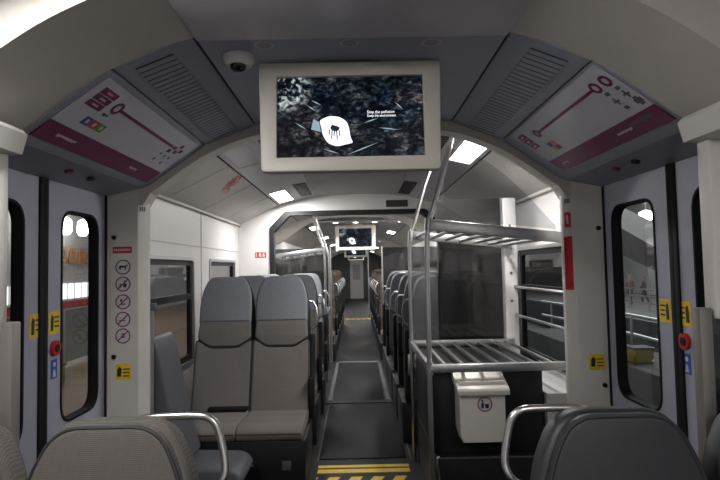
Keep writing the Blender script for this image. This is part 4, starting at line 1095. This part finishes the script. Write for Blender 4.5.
bm = NB(); tube(bm, [(0,0,0.3),(0,0,2.6)], 0.04, 8); obj('rod', bm, M['steel2'], t)

def person(label, loc, rz, top_m, h=1.7):
    """a walking figure: one skinned body, hair and clothing as children"""
    me = bpy.data.meshes.new('person'); s = h/1.7
    V = [(0,0,0.92),(0,0,1.12),(0,0,1.34),(0,0.0,1.46),(0,0.01,1.60),(0,0.0,1.68),
         (0.17,0,1.37),(0.22,0.06,1.10),(0.22,-0.04,0.88),(-0.17,0,1.37),(-0.22,-0.08,1.10),(-0.22,-0.18,0.90),
         (0.09,0,0.86),(0.10,-0.14,0.48),(0.10,-0.10,0.08),(0.10,-0.22,0.03),(-0.09,0,0.86),(-0.10,0.10,0.48),(-0.10,0.30,0.10),(-0.10,0.20,0.03)]
    E = [(0,1),(1,2),(2,3),(3,4),(4,5),(2,6),(6,7),(7,8),(2,9),(9,10),(10,11),(0,12),(12,13),(13,14),(14,15),(0,16),(16,17),(17,18),(18,19)]
    Rd = [0.14,0.13,0.15,0.055,0.085,0.07,0.06,0.045,0.035,0.06,0.045,0.035,0.095,0.065,0.045,0.035,0.095,0.065,0.045,0.035]
    me.from_pydata([Vector(v)*s for v in V], E, [])
    o = bpy.data.objects.new('person', me); COL.objects.link(o)
    md = o.modifiers.new('skin', 'SKIN'); sb = o.modifiers.new('sub', 'SUBSURF'); sb.levels = 1; sb.render_levels = 1
    sk = me.skin_vertices[0].data
    for i, r in enumerate(Rd): sk[i].radius = (r*s, r*s*0.8)
    sk[0].use_root = True
    dg = bpy.context.evaluated_depsgraph_get(); dg.update()
    m2 = bpy.data.meshes.new_from_object(o.evaluated_get(dg)); bpy.data.objects.remove(o)
    def sub(name, keep, m, grow):
        t = bmesh.new(); t.from_mesh(m2); t.normal_update()
        kill = [f for f in t.faces if not keep(f.calc_center_median()/s)]
        bmesh.ops.delete(t, geom=kill, context='FACES')
        for v in t.verts: v.co += v.normal*grow
        for f in t.faces: f.smooth = True
        mm = bpy.data.meshes.new(name); t.to_mesh(mm); t.free(); mm.materials.append(m)
        return mm
    root = bpy.data.objects.new('person', sub('body', lambda c: True, M['skin'], 0)); COL.objects.link(root)
    root.location = loc; root.rotation_euler = (0,0,rz); tag(root, label, 'person')
    for nm, kp, mm, g in (('shirt', lambda c: 0.88 < c.z < 1.45, top_m, 0.012), ('trousers', lambda c: 0.09 < c.z < 0.95 and abs(c.x) < 0.185, M['clothes'], 0.010), ('hair', lambda c: c.z > 1.58 and (c.z > 1.66 or c.y > 0.0), M['hair'], 0.014)):
        ch = bpy.data.objects.new(nm, sub(nm, kp, mm, g)); COL.objects.link(ch); ch.parent = root
    return root
person('walking person in plum top on the concourse, ahead of the other', (15.5,31.8,-0.8), R(-60), M['clothes2'], 1.78)
person('walking person in dark clothes on the concourse, following behind', (16.4,32.0,-0.8), R(-110), M['clothes'], 1.62)

# ------------------------------------------------------------------ light
def area(name, loc, sx, sy, power, rot=(0,0,0), col=(1,0.975,0.945)):
    l = bpy.data.lights.new(name, 'AREA'); l.shape = 'RECTANGLE'; l.size = sx; l.size_y = sy; l.energy = power; l.color = col
    o = bpy.data.objects.new(name, l); COL.objects.link(o); o.location = loc; o.rotation_euler = rot; return o
for c, s, ly, lx in LIT:
    p = 15.0 if c.y > 2 else 12.0
    area('panel_light', c + Vector((0,0,-0.012)), lx*0.9, ly*0.95, p, (0, R(14*s), 0))
for x in (-0.33, 0, 0.31):
    l = bpy.data.lights.new('downlight_lamp', 'SPOT'); l.energy = 12; l.spot_size = R(110); l.spot_blend = 0.6; l.shadow_soft_size = 0.04
    o = bpy.data.objects.new('downlight_lamp', l); COL.objects.link(o); o.location = (x, 9.2, 2.35)
area('hall_light', (-5.5, 12, 5.5), 6, 20, 130, (0,0,0), (0.95,0.98,1))
area('hall_light', (12, 25, 7.4), 12, 30, 1500, (0,0,0), (0.95,0.98,1))

w = bpy.data.worlds.new('World'); SC.world = w; w.use_nodes = True
bg = w.node_tree.nodes.get('Background') or w.node_tree.nodes.new('ShaderNodeBackground')
bg.inputs[0].default_value = (0.75, 0.82, 0.9, 1); bg.inputs[1].default_value = 0.25

vs = SC.view_settings
vs.view_transform = 'Standard'; vs.look = 'None'; vs.gamma = 1; vs.exposure = 0.8; vs.use_curve_mapping = False
